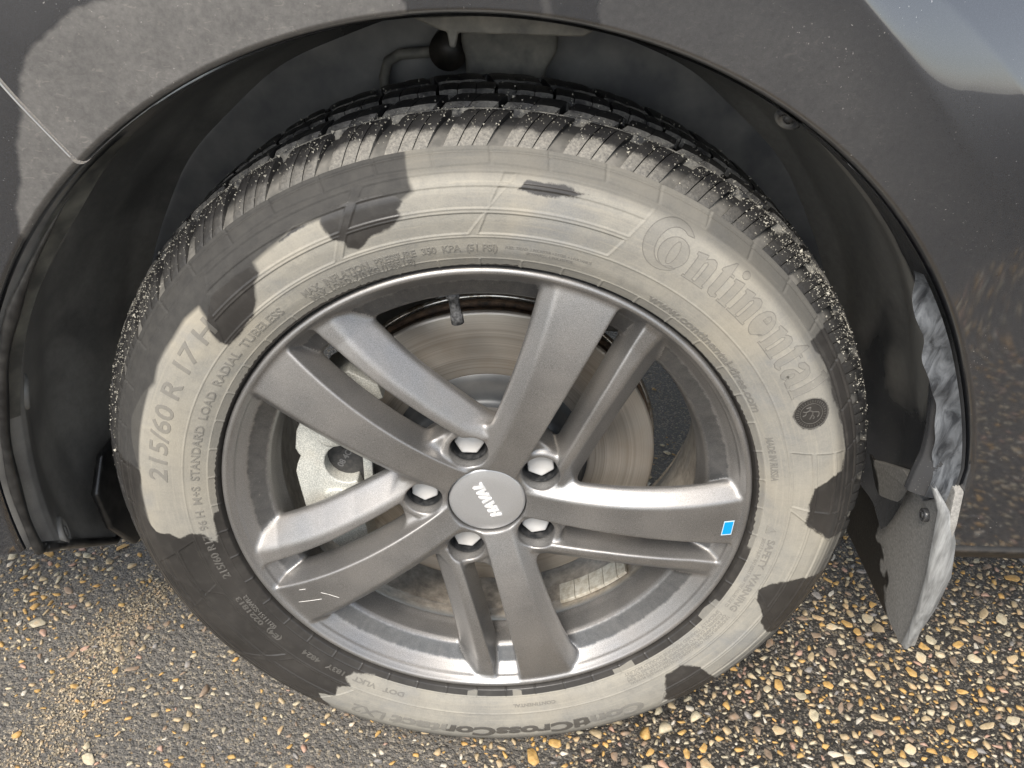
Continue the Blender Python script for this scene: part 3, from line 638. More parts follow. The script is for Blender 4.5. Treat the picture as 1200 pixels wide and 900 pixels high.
# ---- alloy wheel: one 72-degree sector as an implicit solid, meshed and turned five times
PH = 71.0
def yface(r): s = (r-.226)/.226; return .003+.0516*s+.0743*s*s
def smin(a, b, k): h = np.clip(.5+.5*(b-a)/k, 0, 1); return b+(a-b)*h-k*h*(1-h)
def smax(a, b, k): return -smin(-a, -b, k)
aW = np.array([.0006048, .00288481, .00436414, .01441449]); bW = np.array([-5.06874501e-05, -.0040022, -.00648975, -.01723521])
def spokeW(r, phi, y):
    T = r*np.sin(phi); L = r*np.cos(phi); u = (r-.12)/.1
    a = np.polyval(aW, u); b = -np.polyval(bW, u); yf = yface(r)
    face = yf-y
    dcc = smax((T-a-(y-yf)*.95)*.72, T-a-.0125, .004)
    dcc = smax(dcc, (T-a-.0125+(y-yf-.016)*.9)*.75, .003)
    dcw = -T-b-.10*(y-yf)
    back = y-yf-.034
    d = smax(smax(dcc, dcw, .0022), face, .0020)
    d = smax(d, back, .004); d = smax(d, r-.2265, .003)
    return np.maximum(d, .02-L)
cN = np.array([(.05, .0455), (.07, .0452), (.09, .0456), (.12, .0467), (.15, .0484), (.18, .0510), (.21, .0543), (.226, .0565)])
def spokeN(r, phi, y):
    T = r*np.sin(phi); L = r*np.cos(phi)
    c = np.interp(r, cN[:, 0], cN[:, 1])-.0015; wd = np.interp(r, [.06, .10, .16, .20, .225], [.007, .008, .0105, .013, .017])
    yf = yface(r)+np.interp(r, [.05, .08, .12, .2, .226], [.006, .0065, .0075, .0065, .003]); t = -T-c
    slope = .12*np.clip(t, 0, .05)
    face = (yf+slope-y)*.97
    dcc = -t-.16*(y-yf)
    dcw = smax((t-wd-1.05*(y-yf-slope))*.7, t-wd-.018, .003)
    dcw = smax(dcw, (t-wd-.018+(y-yf-.027)*.9)*.75, .003)
    d = smax(smax(dcc, dcw, .0025), face, .0026)
    d = smax(d, y-yf-.034, .004); d = smax(d, r-.2255, .003)
    return np.maximum(d, .045-L)
RINGP = [(.2300, -.0004), (.2322, .0010), (.2334, .0042), (.2334, .012), (.2290, .018), (.2290, .040), (.2290, .079), (.2010, .079), (.1985, .066), (.1935, .0540), (.1955, .0470), (.1978, .0305), (.1998, .0266), (.2020, .0253), (.2148, .0188), (.2172, .0165), (.2232, .0085), (.2238, .0058), (.2250, .0046), (.2262, .0028), (.2274, .0006)]
dr_, dphi_n, dy_ = .00125, 230, .00135
rg = np.arange(.018, .2375, dr_); pg = np.radians(-54+72*np.arange(dphi_n)/dphi_n); yg = np.arange(-.0135, .084, dy_)
Rg, Pg, Yg = np.meshgrid(rg, pg, yg, indexing='ij')
def pieces(r, phi, y):
    S = math.radians(72)
    Wd = [spokeW(r, phi+k*S, y) for k in (-1, 0, 1)]; Nd = [spokeN(r, phi+k*S, y) for k in (-1, 0, 1)]
    return Wd, Nd
Wd, Nd = pieces(Rg, Pg, Yg)
ringd2 = poly_sd(*np.meshgrid(rg, yg, indexing='ij'), RINGP)
ringd = np.broadcast_to(ringd2[:, None, :], Rg.shape)
hub = smax(smax(Rg-.079, .0168-Yg, .004), Yg-.058, .004)
spk = np.minimum(np.minimum(Wd[0], Wd[1]), Wd[2]); spn = np.minimum(np.minimum(Nd[0], Nd[1]), Nd[2])
Dd = smin(spk, spn, .005); Dd = smin(Dd, hub, .009); Dd = smin(Dd, ringd, .0042)
for k in (-1, 0, 1):
    for pc in (36, -36):
        q = R(pc+72*k); dx = Rg*np.cos(Pg)-.0572*math.cos(q); dz = Rg*np.sin(Pg)-.0572*math.sin(q); rho = np.sqrt(dx*dx+dz*dz)
        boss = smax(smax(rho-.0205, .0152-Yg, .003), Yg-.05, .003); Dd = smin(Dd, boss, .005)
for k in (-1, 0, 1):
    q = R(36+72*k); dx = Rg*np.cos(Pg)-.0572*math.cos(q); dz = Rg*np.sin(Pg)-.0572*math.sin(q); rho = np.sqrt(dx*dx+dz*dz)
    Dd = smax(Dd, -np.maximum(rho-.0168, Yg-.046), .0022)
Dd = smax(Dd, -np.maximum(Rg-.0356, Yg-.0215), .0012)
def surfnets(F):
    Fb = np.concatenate([F, F[:, :1]], 1); a, b, c = F.shape
    ins = Fb < 0
    cor = [(i, j, k) for i in (0, 1) for j in (0, 1) for k in (0, 1)]
    sl_ = lambda A, i, j, k: A[i:a-1+i, j:b+j, k:c-1+k]
    s = sum(sl_(ins, *q).astype(np.int8) for q in cor); act = (s > 0) & (s < 8)
    idx = np.argwhere(act); val = np.stack([Fb[idx[:, 0]+i, idx[:, 1]+j, idx[:, 2]+k] for i, j, k in cor], 1)
    acc = np.zeros((len(idx), 3)); cnt = np.zeros(len(idx))
    for p in range(8):
        for q in range(p+1, 8):
            if sum(abs(x-y) for x, y in zip(cor[p], cor[q])) != 1: continue
            v0, v1 = val[:, p], val[:, q]; sg = (v0 < 0) != (v1 < 0); t = np.where(sg, v0/np.where(sg, v0-v1, 1), 0)
            acc += np.where(sg[:, None], np.array(cor[p])+t[:, None]*(np.array(cor[q])-np.array(cor[p])), 0); cnt += sg
    pos = idx+acc/cnt[:, None]
    vid = np.full((a-1, b, c-1), -1, np.int64); vid[act] = np.arange(len(idx))
    quads = []; sect = []
    def emit(cells, flip):
        Q = np.stack([vid[i, j % b, k] for i, j, k in cells], 1); Sx = np.stack([np.where(j < 0, -1, 0)+0*i for i, j, k in cells], 1)
        ok = (Q >= 0).all(1); Q = Q[ok]; Sx = Sx[ok]; f = flip[ok]; Q[f] = Q[f][:, ::-1]; Sx[f] = Sx[f][:, ::-1]; quads.append(Q); sect.append(Sx)
    e = np.argwhere(ins[:-1, :b, 1:-1] != ins[1:, :b, 1:-1]); i, j, k = e.T; k = k+1
    emit([(i, j-1, k-1), (i, j, k-1), (i, j, k), (i, j-1, k)], ~ins[i, j, k])
    e = np.argwhere(ins[1:-1, :-1, 1:-1] != ins[1:-1, 1:, 1:-1]); i, j, k = e.T; i = i+1; k = k+1
    emit([(i-1, j, k-1), (i-1, j, k), (i, j, k), (i, j, k-1)], ~ins[i, j, k])
    e = np.argwhere(ins[1:-1, :b, :-1] != ins[1:-1, :b, 1:]); i, j, k = e.T; i = i+1
    emit([(i-1, j-1, k), (i, j-1, k), (i, j, k), (i-1, j, k)], ~ins[i, j, k])
    return pos, np.concatenate(quads), np.concatenate(sect)
pos, Q, SX = surfnets(Dd)
vr = rg[0]+pos[:, 0]*dr_; vp = pg[0]+pos[:, 1]*R(72)/dphi_n; vy = yg[0]+pos[:, 2]*dy_
G0 = np.gradient(Dd, dr_, axis=0); Dp = np.concatenate([Dd[:, -1:], Dd, Dd[:, :1]], 1); G1 = (Dp[:, 2:]-Dp[:, :-2])/(2*R(72)/dphi_n); G2 = np.gradient(Dd, dy_, axis=2)
def trilin(A, p):
    i = np.minimum(p[:, 0].astype(int), A.shape[0]-2); j = p[:, 1].astype(int); k = np.minimum(p[:, 2].astype(int), A.shape[2]-2); u, v, w_ = p[:, 0]-i, p[:, 1]-j, p[:, 2]-k; o = 0
    for a in (0, 1):
        for b in (0, 1):
            for c in (0, 1): o = o+A[i+a, (j+b) % A.shape[1], k+c]*(u if a else 1-u)*(v if b else 1-v)*(w_ if c else 1-w_)
    return o
gr, gp, gy = trilin(G0, pos), trilin(G1, pos)/vr, trilin(G2, pos)
Wv, Nv = pieces(vr, vp, vy); allp = np.stack(Wv+Nv, 1); best = allp.argmin(1); bd = allp.min(1)
rd = trilin(np.broadcast_to(ringd2[:, None, :], Dd.shape), pos)
lab_piece = best // 3; lab_k = (best % 3)-1                # phi + k*72 = 0 there: the spoke sits at sector angle -k*72
kind = np.where((rd < bd-.001) | (vr > .2262), 0, np.where(vr < .0565, 1, 2+lab_piece))
NV = len(vr); AV = []; AN = []; LK = []; LS = []
for s in range(5):
    a = vp+R(PH-72*s); ca, sa = np.cos(a), np.sin(a)
    AV.append(np.stack([vr*ca, vy, vr*sa], 1)); n_ = np.stack([gr*ca-gp*sa, gy, gr*sa+gp*ca], 1); AN.append(n_/np.linalg.norm(n_, axis=1)[:, None])
    LK.append(kind); LS.append((s+lab_k) % 5)
AV = np.concatenate(AV); AN = np.concatenate(AN); LK = np.concatenate(LK); LS = np.concatenate(LS)
AF = np.concatenate([Q+NV*(((s-SX) % 5)) for s in range(5)])     # one sector earlier in phi is +72 degrees... see LS
_fn = np.cross(AV[AF[:, 1]]-AV[AF[:, 0]], AV[AF[:, 2]]-AV[AF[:, 0]])
if (_fn*AN[AF[:, 0]]).sum(1).mean() < 0: AF = AF[:, ::-1].copy()
fk = LK[AF[:, 0]]; fs = LS[AF[:, 0]]
def sub_mesh(name, sel):
    F = AF[sel]; u, inv = np.unique(F, return_inverse=True)
    return mesh(name, AV[u], inv.reshape(F.shape), True, None, AN[u])
wheel = link('wheel_rim', sub_mesh('wheel_rim', fk == 0), MAT['alloy_rim'], car, UP)
wheel['label'] = 'gunmetal grey alloy wheel rim with five twin spokes'
link('wheel_hub', sub_mesh('wheel_hub', fk == 1), MAT['alloy'], wheel)
for kd, nm in ((2, 'spoke'), (3, 'spoke')):
    me_ = sub_mesh(nm, (fk == kd) & (fs == 0)); me_.materials.append(MAT['alloy'])
    for s in range(5):
        o = link(nm, me_, None, wheel); o.rotation_euler = (0, R(72*s), 0)
        if s == 0: o['label'] = ('broad flat spoke of the alloy wheel', 'narrow ridged spoke of the alloy wheel')[kd-2]
# barrel behind the spokes
link('barrel', revolve('barrel', [(.2012, .0785), (.2020, .095), (.2040, .13), (.2100, .165), (.2200, .192), (.2290, .198), (.2300, .203), (.2250, .206)], 200), MAT['alloy'], wheel)
# centre cap with its raised name
cap = link('centre_cap', revolve('centre_cap', [(.0001, .0148), (.02, .0149), (.0325, .0151), (.0342, .0157), (.0348, .0170), (.0348, .022)], 96), MAT['cap'], wheel)
V, F = text_mesh('HAVAL', .0125, .0009, .00018, .0005, .25, 1.12)
x0, x1 = V[:, 0].min(), V[:, 0].max(); V[:, 0] = (V[:, 0]-(x0+x1)/2)*.041/(x1-x0); V[:, 1] -= .0044
a = R(118); e1 = np.array([math.cos(a), 0, math.sin(a)]); e2 = np.array([-math.sin(a), 0, math.cos(a)])
Vc = V[:, :1]*e1+V[:, 1:2]*e2+np.stack([0*V[:, 0], .0147-V[:, 2], 0*V[:, 0]], 1)
m = M('cap_letter'); m.set(Base_Color=(.74, .74, .735, 1), Metallic=.35, Roughness=.4)
link('lettering', mesh('lettering', Vc, F, False), m.m, wheel)
# lug nut caps deep in their holes
def nut():
    bm = bmesh.new()
    rings = [(.0001, .0272, 0), (.007, .0274, 0), (.0108, .0283, .35), (.0128, .0308, 1), (.0131, .0440, 1)]
    vs_ = []
    for r_, y_, hx in rings:
        row = []
        for i in range(24):
            a = i/24*6.2832; k = math.cos(R(30))/math.cos(((a+.3) % (math.pi/3))-math.pi/6); row.append(bm.verts.new((r_*(1+hx*(k*1.06-1))*math.cos(a), y_, r_*(1+hx*(k*1.06-1))*math.sin(a))))
        vs_.append(row)
    for A, B in zip(vs_, vs_[1:]):
        for i in range(24): bm.faces.new([A[i], A[(i+1) % 24], B[(i+1) % 24], B[i]])
    bmesh.ops.recalc_face_normals(bm, faces=bm.faces); return from_bm('lug_nut', bm, True)
nm_ = from_bm('lug_nut', prism([(.0137*math.cos(R(60*k)), .0137*math.sin(R(60*k))) for k in range(6)], .0272, .0440, lambda u, v, w_: (u, w_, v), .0021, 3), True); nm_.materials.append(MAT['nut'])
for k in range(5):
    a = R(107-72*k); o = link('lug_nut', nm_, None, wheel, (.0572*math.cos(a), 0, .0572*math.sin(a))); o.rotation_euler = (0, .4*k, 0)
wl = revolve('lug_shade_sleeve', [(.0162, .0235), (.0160, .0300), (.0158, .0440), (.0001, .0446)], 32, flip=True)  # added dark sleeve: hole shade put into its colour with the bare seat
m = M('shaded_lug_seat'); m.set(Base_Color=m.mix(m.map(m.noise(160, 4), .4, .7), (.03, .032, .035), (.10, .10, .10)), Metallic=.3, Roughness=.4); wl.materials.append(m.m)
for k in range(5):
    a = R(107-72*k); link('lug_shade_sleeve', wl, None, wheel, (.0572*math.cos(a), 0, .0572*math.sin(a)))
# valve stem, balance weights, sticker
a = R(99); V, F = tube([((.200-t)*math.cos(a), .034, (.200-t)*math.sin(a)) for t in (0, .006, .007, .020, .021, .029, .030)], [.0062, .0058, .0044, .0044, .0053, .0053, .003], 14)
link('valve_stem', mesh('valve_stem', V, F), MAT['valve'], wheel)
for k, (a0, a1) in enumerate(((-66.5, -61.6), (-61.4, -56.5), (-56.3, -51.4), (-51.2, -46.3), (-46.1, -43))):
    t = np.radians(np.linspace(a0, a1, 6)); P4 = []
    for r_, y_ in ((.1985, .0700), (.1960, .0706), (.1955, .0716), (.1955, .0955), (.1962, .0965), (.2005, .097)): P4.append(polar(np.full(6, r_), t, np.full(6, y_)))
    P4 = np.array(P4); V = P4.reshape(-1, 3); F = [list(f) for f in gridF(6, 6, True, False)]+[[i*6 for i in range(6)], [i*6+5 for i in range(6)][::-1]]
    link('balance_weight', mesh('balance_weight', V, F, False), MAT['weight'], wheel)
def on_face(x, z, e): return (x, yface(math.hypot(x, z))-e, z)
def quad_patch(cs, e, n=6):
    c = np.array(cs); U, W2 = np.meshgrid(np.linspace(0, 1, n), np.linspace(0, 1, n), indexing='ij')
    q = (1-U)[..., None]*((1-W2)[..., None]*c[0]+W2[..., None]*c[3])+U[..., None]*((1-W2)[..., None]*c[1]+W2[..., None]*c[2])
    P3 = np.array([[on_face(x, z, e) for x, z in row] for row in q]); return P3
cs = np.array([(.2114, -.0031), (.2210, -.0032), (.2205, -.0198), (.2107, -.0195)]); cc_ = cs.mean(0)
st = link('sticker', grid('sticker', quad_patch(cc_+(cs-cc_)*1.0, .0005)), MAT['sticker_edge'], wheel); st['label'] = 'small bright blue paper sticker'
link('sticker_face', grid('sticker_face', quad_patch(cc_+(cs-cc_)*.86, .0007)), MAT['blue'], wheel)

def scratch(pts, rad=.00028):
    pts = [(x+random.uniform(-.0002, .0002), z) for x, z in pts]; V, F = tube([on_face(x, z, -.00005) for x, z in pts], rad, 5); link('scratch', mesh('scratch', V, F), MAT['scratch'], wheel)
m = M('bare_scratch'); m.set(Base_Color=(.72, .70, .66, 1), Roughness=.6); MAT['scratch'] = m.m
for a_, b_ in (((-.176, -.1014), (-.1693, -.0989)), ((-.1786, -.1194), (-.155, -.1105)), ((-.155, -.1016), (-.148, -.1030)), ((-.148, -.1030), (-.1376, -.1065))):
    scratch([(a_[0]+(b_[0]-a_[0])*t, a_[1]+(b_[1]-a_[1])*t) for t in np.linspace(0, 1, 7)])
# ---- brake
disc = link('brake_disc', revolve('brake_disc', [(.094, .0800), (.0960, .0788), (.1545, .0788), (.1575, .0800), (.1580, .0815)], 160), MAT['disc'], car, UP)
link('disc_edge', revolve('disc_edge', [(.1580, .0815), (.1580, .0885), (.150, .0886), (.150, .0955), (.1580, .0957), (.1580, .1040)], 160), MAT['rust'], disc)
link('disc_hat', revolve('disc_hat', [(.020, .0465), (.078, .0465), (.083, .0480), (.0858, .0510), (.0885, .0700), (.0905, .0765), (.0950, .0806)], 120), MAT['hat'], disc)
shp = [(.1560, .1080), (.1585, .1062), (.1608, .1072), (.1618, .1100), (.1600, .1130), (.150, .1135), (.06, .1140)]
link('backing_plate', revolve('backing_plate', shp, 120, R(-5), R(155)), MAT['shield'], car, UP)
to = lambda u, v, w_: (u, w_, v)
body = [(-.1235, .112), (-.150, .095), (-.1655, .0675), (-.1690, .0593), (-.175, .0461), (-.1777, .0271), (-.1755, .0215), (-.1735, .0190), (-.1775, .0095), (-.1797, .0007), (-.1781, -.0143), (-.1744, -.042), (-.1705, -.0475), (-.158, -.0780), (-.136, -.1010), (-.114, -.0960), (-.1185, -.0600), (-.1175, -.028)] + \
       [(-.1330+.0195*math.cos(R(t)), .0110+.0215*math.sin(R(t))) for t in range(300, 60, -20)] + [(-.1175, .052), (-.104, .080), (-.094, .0840), (-.098, .098)]
bmc = prism(body, .048, .105, to, .0028, 2)
cal = link('brake_caliper', from_bm('brake_caliper', bmc, True), MAT['caliper'], car, UP); cal['label'] = 'pale grey cast brake caliper'
for (cx, cz, rx, rz) in ((-.1425, .0405, .013, .0085), (-.1415, -.0250, .014, .0085)):
    P5 = []
    for k_, y_ in ((1.0, .049), (.97, .0455), (.80, .0448), (.01, .0446)): P5.append([(cx+rx*k_*math.cos(a), y_, cz+rz*k_*math.sin(a)) for a in np.linspace(0, 6.283, 28, endpoint=False)])
    link('boss', grid('boss', np.array(P5), cv=True), MAT['caliper'], cal)
pb = [(-.1560, .045), (-.1560, -.024), (-.098, -.024), (-.098, .045)]
link('brake_pad', from_bm('brake_pad', prism(pb, .0625, .0720, to, .001, 1)), MAT['pad'], cal)
link('pad_clip', from_bm('pad_clip', prism([(-.1163, .050), (-.1163, -.030), (-.1075, -.032), (-.1075, .050)], .047, .0535, to, .0015, 2), True), MAT['caliper'], cal)
bmp = prism([(-.1420+.0045*math.cos(t), .0200+.0045*math.sin(t)) for t in np.linspace(0, 6.28, 14, endpoint=False)], .0605, .063, to, .0004, 1)
link('pad_pin', from_bm('pad_pin', bmp), MAT['pad'], cal)
V, F = text_mesh('08 4C', .0085, .0002, 0, .0002)
link('lettering', mesh('lettering', np.stack([V[:, 0]*.5-.134-V[:, 1]*.87, .0622-V[:, 2], V[:, 0]*.87+V[:, 1]*.5+.006], 1), F, False), MAT['pad_print'], cal)
rot = [strip(arc(-.1275, .0195, .0034, .0034, 0, 340, 18), .0004, 0)] + [strip([(-.1275+math.cos(R(t))*.0038, .0195+math.sin(R(t))*.0038), (-.1275+math.cos(R(t))*.006, .0195+math.sin(R(t))*.006)], .0007, 0, False) for t in range(0, 360, 60)]
V, F = join(rot); link('emblem', mesh('emblem', np.stack([V[:, 0], .0620-V[:, 2], V[:, 1]], 1), F, False), MAT['pad_print'], cal)
link('pad_gap', from_bm('pad_gap', prism([(-.107, .045), (-.107, -.03), (-.092, -.03), (-.092, .045)], .058, .070, to, .001, 1)), MAT['pad'], cal)

# ------------------------------------------------------------------ body panels round the arch
AX, AZ, RA = -.008, .010, .402
def arch_r(th):
    c = np.cos(th); s = np.sin(th); r = np.full(np.shape(th), RA)
    right = np.where(c > .05, .400/np.maximum(c, .05), 9)
    t = sstep(0.10, .42, s)                                    # below about 20 degrees the edge runs straight down
    return np.where(c > 0, (1-t)*np.minimum(right, RA+.004)+t*RA, r)
CREASE = [(-.44, -.30), (-.37, .10), (-.340, .20), (-.324, .274), (-.308, .327), (-.299, .358), (-.285, .385), (-.253, .408), (-.2, .424), (-.1, .452), (.1, .456), (.17, .450), (.214, .430), (.246, .402), (.284, .366), (.34, .31), (.60, .10), (.9, -.30)]
def kdist(x, z): return poly_sd(x, z, CREASE)
def panel_y(d, th, kd):
    s = np.sin(th); c = np.cos(th)
    hi = np.where(c > 0, sstep(.42, .74, s), 1.0); tilt = np.where(c > 0, .38*sstep(.62, .93, s), .07)
    out = -.030-(.012+.07*hi)*np.minimum(d, .10)
    k = np.maximum(kd, 0); k = k*k/(k+.004)
    out = out+(.02+tilt)*k+.5*tilt*k*k
    out = out+(1-hi)*.03*d
    e = np.clip(1-d/.004, 0, 1); return out+.004*e*e                # rolled lip
def dustf(d, th, P, kd):
    """dried road film, thick below the crease; its edge at left paints a reflection boundary"""
    s = np.sin(th); c = np.cos(th); x, z = P[..., 0], P[..., 2]
    wob = .0012*np.sin(z*110+2*np.sin(x*60))+.0005*np.sin(x*420+z*300)
    inside = 1-sstep(-.0018, .0018, kd+wob)
    lft = sstep(.35, -.30, c)
    soft = 1-sstep(-.05, .03, kd)
    f = np.where(c < .1, inside, soft)*(.13+.87*lft)
    f = np.maximum(f, np.where(c < .1, inside, soft)*.40*sstep(.45, .95, s))
    leg_refl = sstep(-.0555, -.0535, x+.002*np.sin(z*300))*(1-sstep(.0640, .0662, x+.0015*np.sin(z*260)))*(1-.9*np.exp(-((x-.032+.001*np.sin(z*300))/.0030)**4)); leg_refl = leg_refl*sstep(.398, .406, z+.004*np.sin(x*60))   # dark reflection of two standing legs, painted by thinning the film
    return f*(1-leg_refl)
def skin(name, t0, t1, dmax, skew, nt_=420, nd=230, d0=0.0):
    u = np.linspace(0, 1, nt_)[:, None]; dd = (np.linspace(0, 1, nd)**1.9*dmax)[None, :]
    th0 = R(t0)+(R(t1)-R(t0))*u
    th_ = th0+0*dd
    if skew: th_ = th0+(skew[0]*(1-u)+skew[1]*u)*dd
    rr_ = arch_r(th0)+dd
    xx_, zz_ = AX+rr_*np.cos(th_), AZ+rr_*np.sin(th_); kd = kdist(xx_, zz_)
    Pn = np.stack([xx_, panel_y(dd, th_, kd)+0*rr_, zz_], -1)
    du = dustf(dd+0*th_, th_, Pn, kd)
    lip = Pn[:, :1].copy(); rows = []
    for dy_, dr2 in ((.028, -.0012), (.012, -.0012), (.004, -.0010), (.0012, -.0004)):
        q = lip.copy(); q[..., 0] += dr2*np.cos(th0); q[..., 2] += dr2*np.sin(th0); q[..., 1] = lip[..., 1]+dy_; rows.append(q)
    Pn = np.concatenate(rows+[Pn], 1); du = np.concatenate([np.repeat(du[:, :1], 4, 1)*.6, du], 1)
    return Pn, du
SK = -.30                                                       # the panel gap leans away from the radius
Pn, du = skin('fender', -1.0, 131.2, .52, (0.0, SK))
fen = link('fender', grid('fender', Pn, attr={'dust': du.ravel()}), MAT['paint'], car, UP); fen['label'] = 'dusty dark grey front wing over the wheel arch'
Pb, db = skin('bumper', 131.65, 187, .42, (SK, 0.0), 140)
bum = link('bumper', grid('bumper', Pb, attr={'dust': db.ravel()}), MAT['paint'], car, UP); bum['label'] = 'dark bumper end left of the panel gap'
edge = Pb[0, 4:]; V, F = tube(edge[26:150]+np.array([.0006, .0006, 0]), .0007, 6); link('edge_highlight', mesh('edge_highlight', V, F), MAT['seam'], bum)  # pale tube added as the highlight along the panel gap
# bonnet, underbody and far side close the car off behind the picture
tv = Pn[4:, -1]; 
link('bonnet', grid('bonnet', np.array([[(x, .02+.10*j, .62+.05*math.sin(j/6)+.0*x) for j in range(17)] for x in np.linspace(-.9, 1.6, 12)])), MAT['paint'], car, UP)
link('underbody', from_bm('underbody', prism([(-.5, .62), (1.6, .62), (1.6, 1.62), (-.5, 1.62)], .14, .52, lambda u, v, w_: (u, v, w_))), MAT['trim'], car, UP)
link('side_skirt', from_bm('side_skirt', prism([(-.012, -.010), (.004, -.030), (.03, -.034), (.10, -.034), (.10, .02), (-.006, .0)], .402, 1.6, lambda u, v, w_: (w_, u-.012, v), .002, 2), True), MAT['trim'], car, UP)
link('door_panel', grid('door_panel', np.array([[(x, -.018+.02*(1-math.cos((z-.1)*1.3))+.0*x, z) for z in np.linspace(-.002, .62, 20)] for x in np.linspace(.93, 2.2, 10)]), attr={'dust': np.full(200, .2)}), MAT['paint'], car, UP)

# ---- wheel arch liner
nt_, n2 = 300, 60
th_ = np.radians(np.linspace(4.5, 187.0, nt_))[:, None]; td = np.degrees(th_)
lf = sstep(126, 150, td); rt = 1-sstep(8, 33, td); fl = np.maximum(lf, rt*1.0)
vv = np.linspace(0, 1, n2)[None, :]
yk = np.array([-.024, -.019, -.010, -.003, .004, .015, .05, .10, .16, .21, .235])
def rk(td):
    w_ = fl*(1+.10*np.sin(np.radians(td)*19)*rt+.15*np.sin(np.radians(td)*11)*lf)
    base = arch_r(np.radians(td))-.002; kl = 1-.55*lf
    cols = [base, base-.004*w_-.0005, base-.016*w_*kl-.001, base-.024*w_*kl-.0015, base-.024*w_*kl-.002, base-.014*w_*kl-.002, base-.002+.012*lf, base+.004+.012*lf, base-.004, base-.016, base-.03]
    return np.concatenate([c+0*td for c in cols], 1)
RK = rk(td); idx = np.linspace(0, len(yk)-1, n2); i0 = np.minimum(idx.astype(int), len(yk)-2); f_ = idx-i0
RL = RK[:, i0]*(1-f_)+RK[:, i0+1]*f_; YL = (yk[i0]*(1-f_)+yk[i0+1]*f_)[None, :]
RL = RL+.0012*np.sin(td*.31+YL*60)*sstep(.02, .06, YL)
th_ = th_+np.clip((td-150)/37.5, 0, 1)*2.0*np.clip(YL+.022, 0, .12)-np.clip((30-td)/25.5, 0, 1)*np.clip((YL-.012)/.04, 0, 1)*.24
PL = np.stack([AX+RL*np.cos(th_), YL+0*RL, AZ+RL*np.sin(th_)], -1)
liner = link('wheel_arch_liner', grid('wheel_arch_liner', PL), MAT['liner'], car, UP); liner['label'] = 'black plastic wheel arch liner, dusty and washed in patches'
# scuffed return flange, right side of the arch
t5 = np.radians(np.linspace(4.5, 37, 90))[:, None]; u5 = np.linspace(0, 1, 7)[None, :]; w5 = (.003+.0145*sstep(37, 31, np.degrees(t5))*(.86+.14*np.sin(np.degrees(t5)*.55+1)+.05*np.sin(np.degrees(t5)*1.3)))
r5 = arch_r(t5)-.0050-w5*u5; y5 = -.0245+.013*u5+.002*np.sin(np.degrees(t5)*.8)*u5+.0035*np.sin(u5*math.pi)*np.sin(np.degrees(t5)*.43)**2
link('flange', grid('flange', np.stack([AX+r5*np.cos(t5), y5, AZ+r5*np.sin(t5)], -1)), MAT['scuffed'], liner)
t6 = np.radians(np.linspace(127, 168, 90))[:, None]; w6 = .003+.008*sstep(127, 140, np.degrees(t6))
r6 = arch_r(t6)-.005-w6*u5; y6 = -.020+.016*u5
link('flange', grid('flange', np.stack([AX+r6*np.cos(t6), y6+0*r6, AZ+r6*np.sin(t6)], -1)), MAT['lipgrey'], liner)
# inner wall of the wheel well, strut, hose and bracket strip
t7 = np.radians(np.linspace(8, 172, 60))[:, None]; r7 = np.linspace(.10, .40, 8)[None, :]
P7 = np.stack([AX+r7*np.cos(t7), .236+.0*r7*t7, AZ+r7*np.sin(t7)], -1); P7[..., 2] = np.maximum(P7[..., 2], .06)
link('inner_wall', grid('inner_wall', P7), MAT['well'], car, UP)
def px3(x, z, y): return (x, y, z)
strut = link('strut', from_bm('strut', prism([(-.030, .10), (.040, .10), (.040, .335), (.050, .352), (.050, .40), (-.034, .40), (-.034, .355), (-.030, .345)], .195, .235, to, .006, 3), True), MAT['well_light'], car, UP)
V, F = tube([(-.106, .225, .14), (-.106, .222, .27), (-.1055, .22, .322), (-.101, .218, .336), (-.090, .217, .3425), (-.05, .217, .3465)],   .0048, 12); hose = link('brake_hose', mesh('brake_hose', V, F), MAT['well_light'], car, UP)
V, F = tube([(-.046, .207, .348), (-.046, .235, .348)], .017, 24); link('grommet', mesh('grommet', V, F), MAT['trim'], hose)
link('bracket', from_bm('bracket', prism([(-.060, .3965), (-.040, .3885), (-.035, .3875), (-.033, .377), (-.029, .377), (-.027, .387), (.062, .387), (.069, .391), (.055, .396), (.011, .401)], .058, .064, lambda u, v, w_: (u, w_, v), .001, 1)), MAT['well_light'], liner)
i_ = [k for k in range(nt_) if td[k, 0] > 136]
pts = [PL[k, 8]+np.array([.002, -.004, 0]) for k in i_]+[PL[-1, j]+np.array([0, 0, -.001]) for j in range(10, 44)]
V, F = tube(pts, np.clip(np.arange(len(pts))/26, .05, 1)*(.0046+.0006*np.sin(np.arange(len(pts))*.31)), 10); link('liner_lip', mesh('liner_lip', V, F), MAT['lip_black'], liner)
# push screws on the liner
def screw(loc, nrm, r_=.010):
    V = []; F = []
    prof_ = [(.01, .0032), (.30, .0028), (.34, .0012), (.55, .0010), (.60, .0030), (.86, .0028), (1.0, .0012), (1.02, -.002)]
    n = Vector(nrm).normalized(); q = n.to_track_quat('Z', 'Y'); P8 = np.array([[Vector(loc)+q@Vector((r_*k*math.cos(a), r_*k*math.sin(a), h)) for a in np.linspace(0, 6.283, 20, endpoint=False)] for k, h in prof_])
    return link('screw', grid('screw', P8, cv=True), MAT['liner'], liner)
def on_liner(tdeg, y, r_):
    i = int(np.argmin(np.abs(td[:, 0]-tdeg))); j = int(np.argmin(np.abs(YL[0]-y))); i = min(max(i, 1), nt_-2); j = min(max(j, 1), n2-2)
    n = np.cross(PL[i+1, j]-PL[i-1, j], PL[i, j+1]-PL[i, j-1]); n /= np.linalg.norm(n); p = PL[i, j]
    if n @ (np.array([AX, p[1], AZ])-p) < 0: n = -n
    screw(tuple(p+n*.0004), tuple(n), r_)
screw((.2065, .022, .3435), (-.45, -.65, -.6)); on_liner(185, .020, .0155); on_liner(165, .020, .0155)
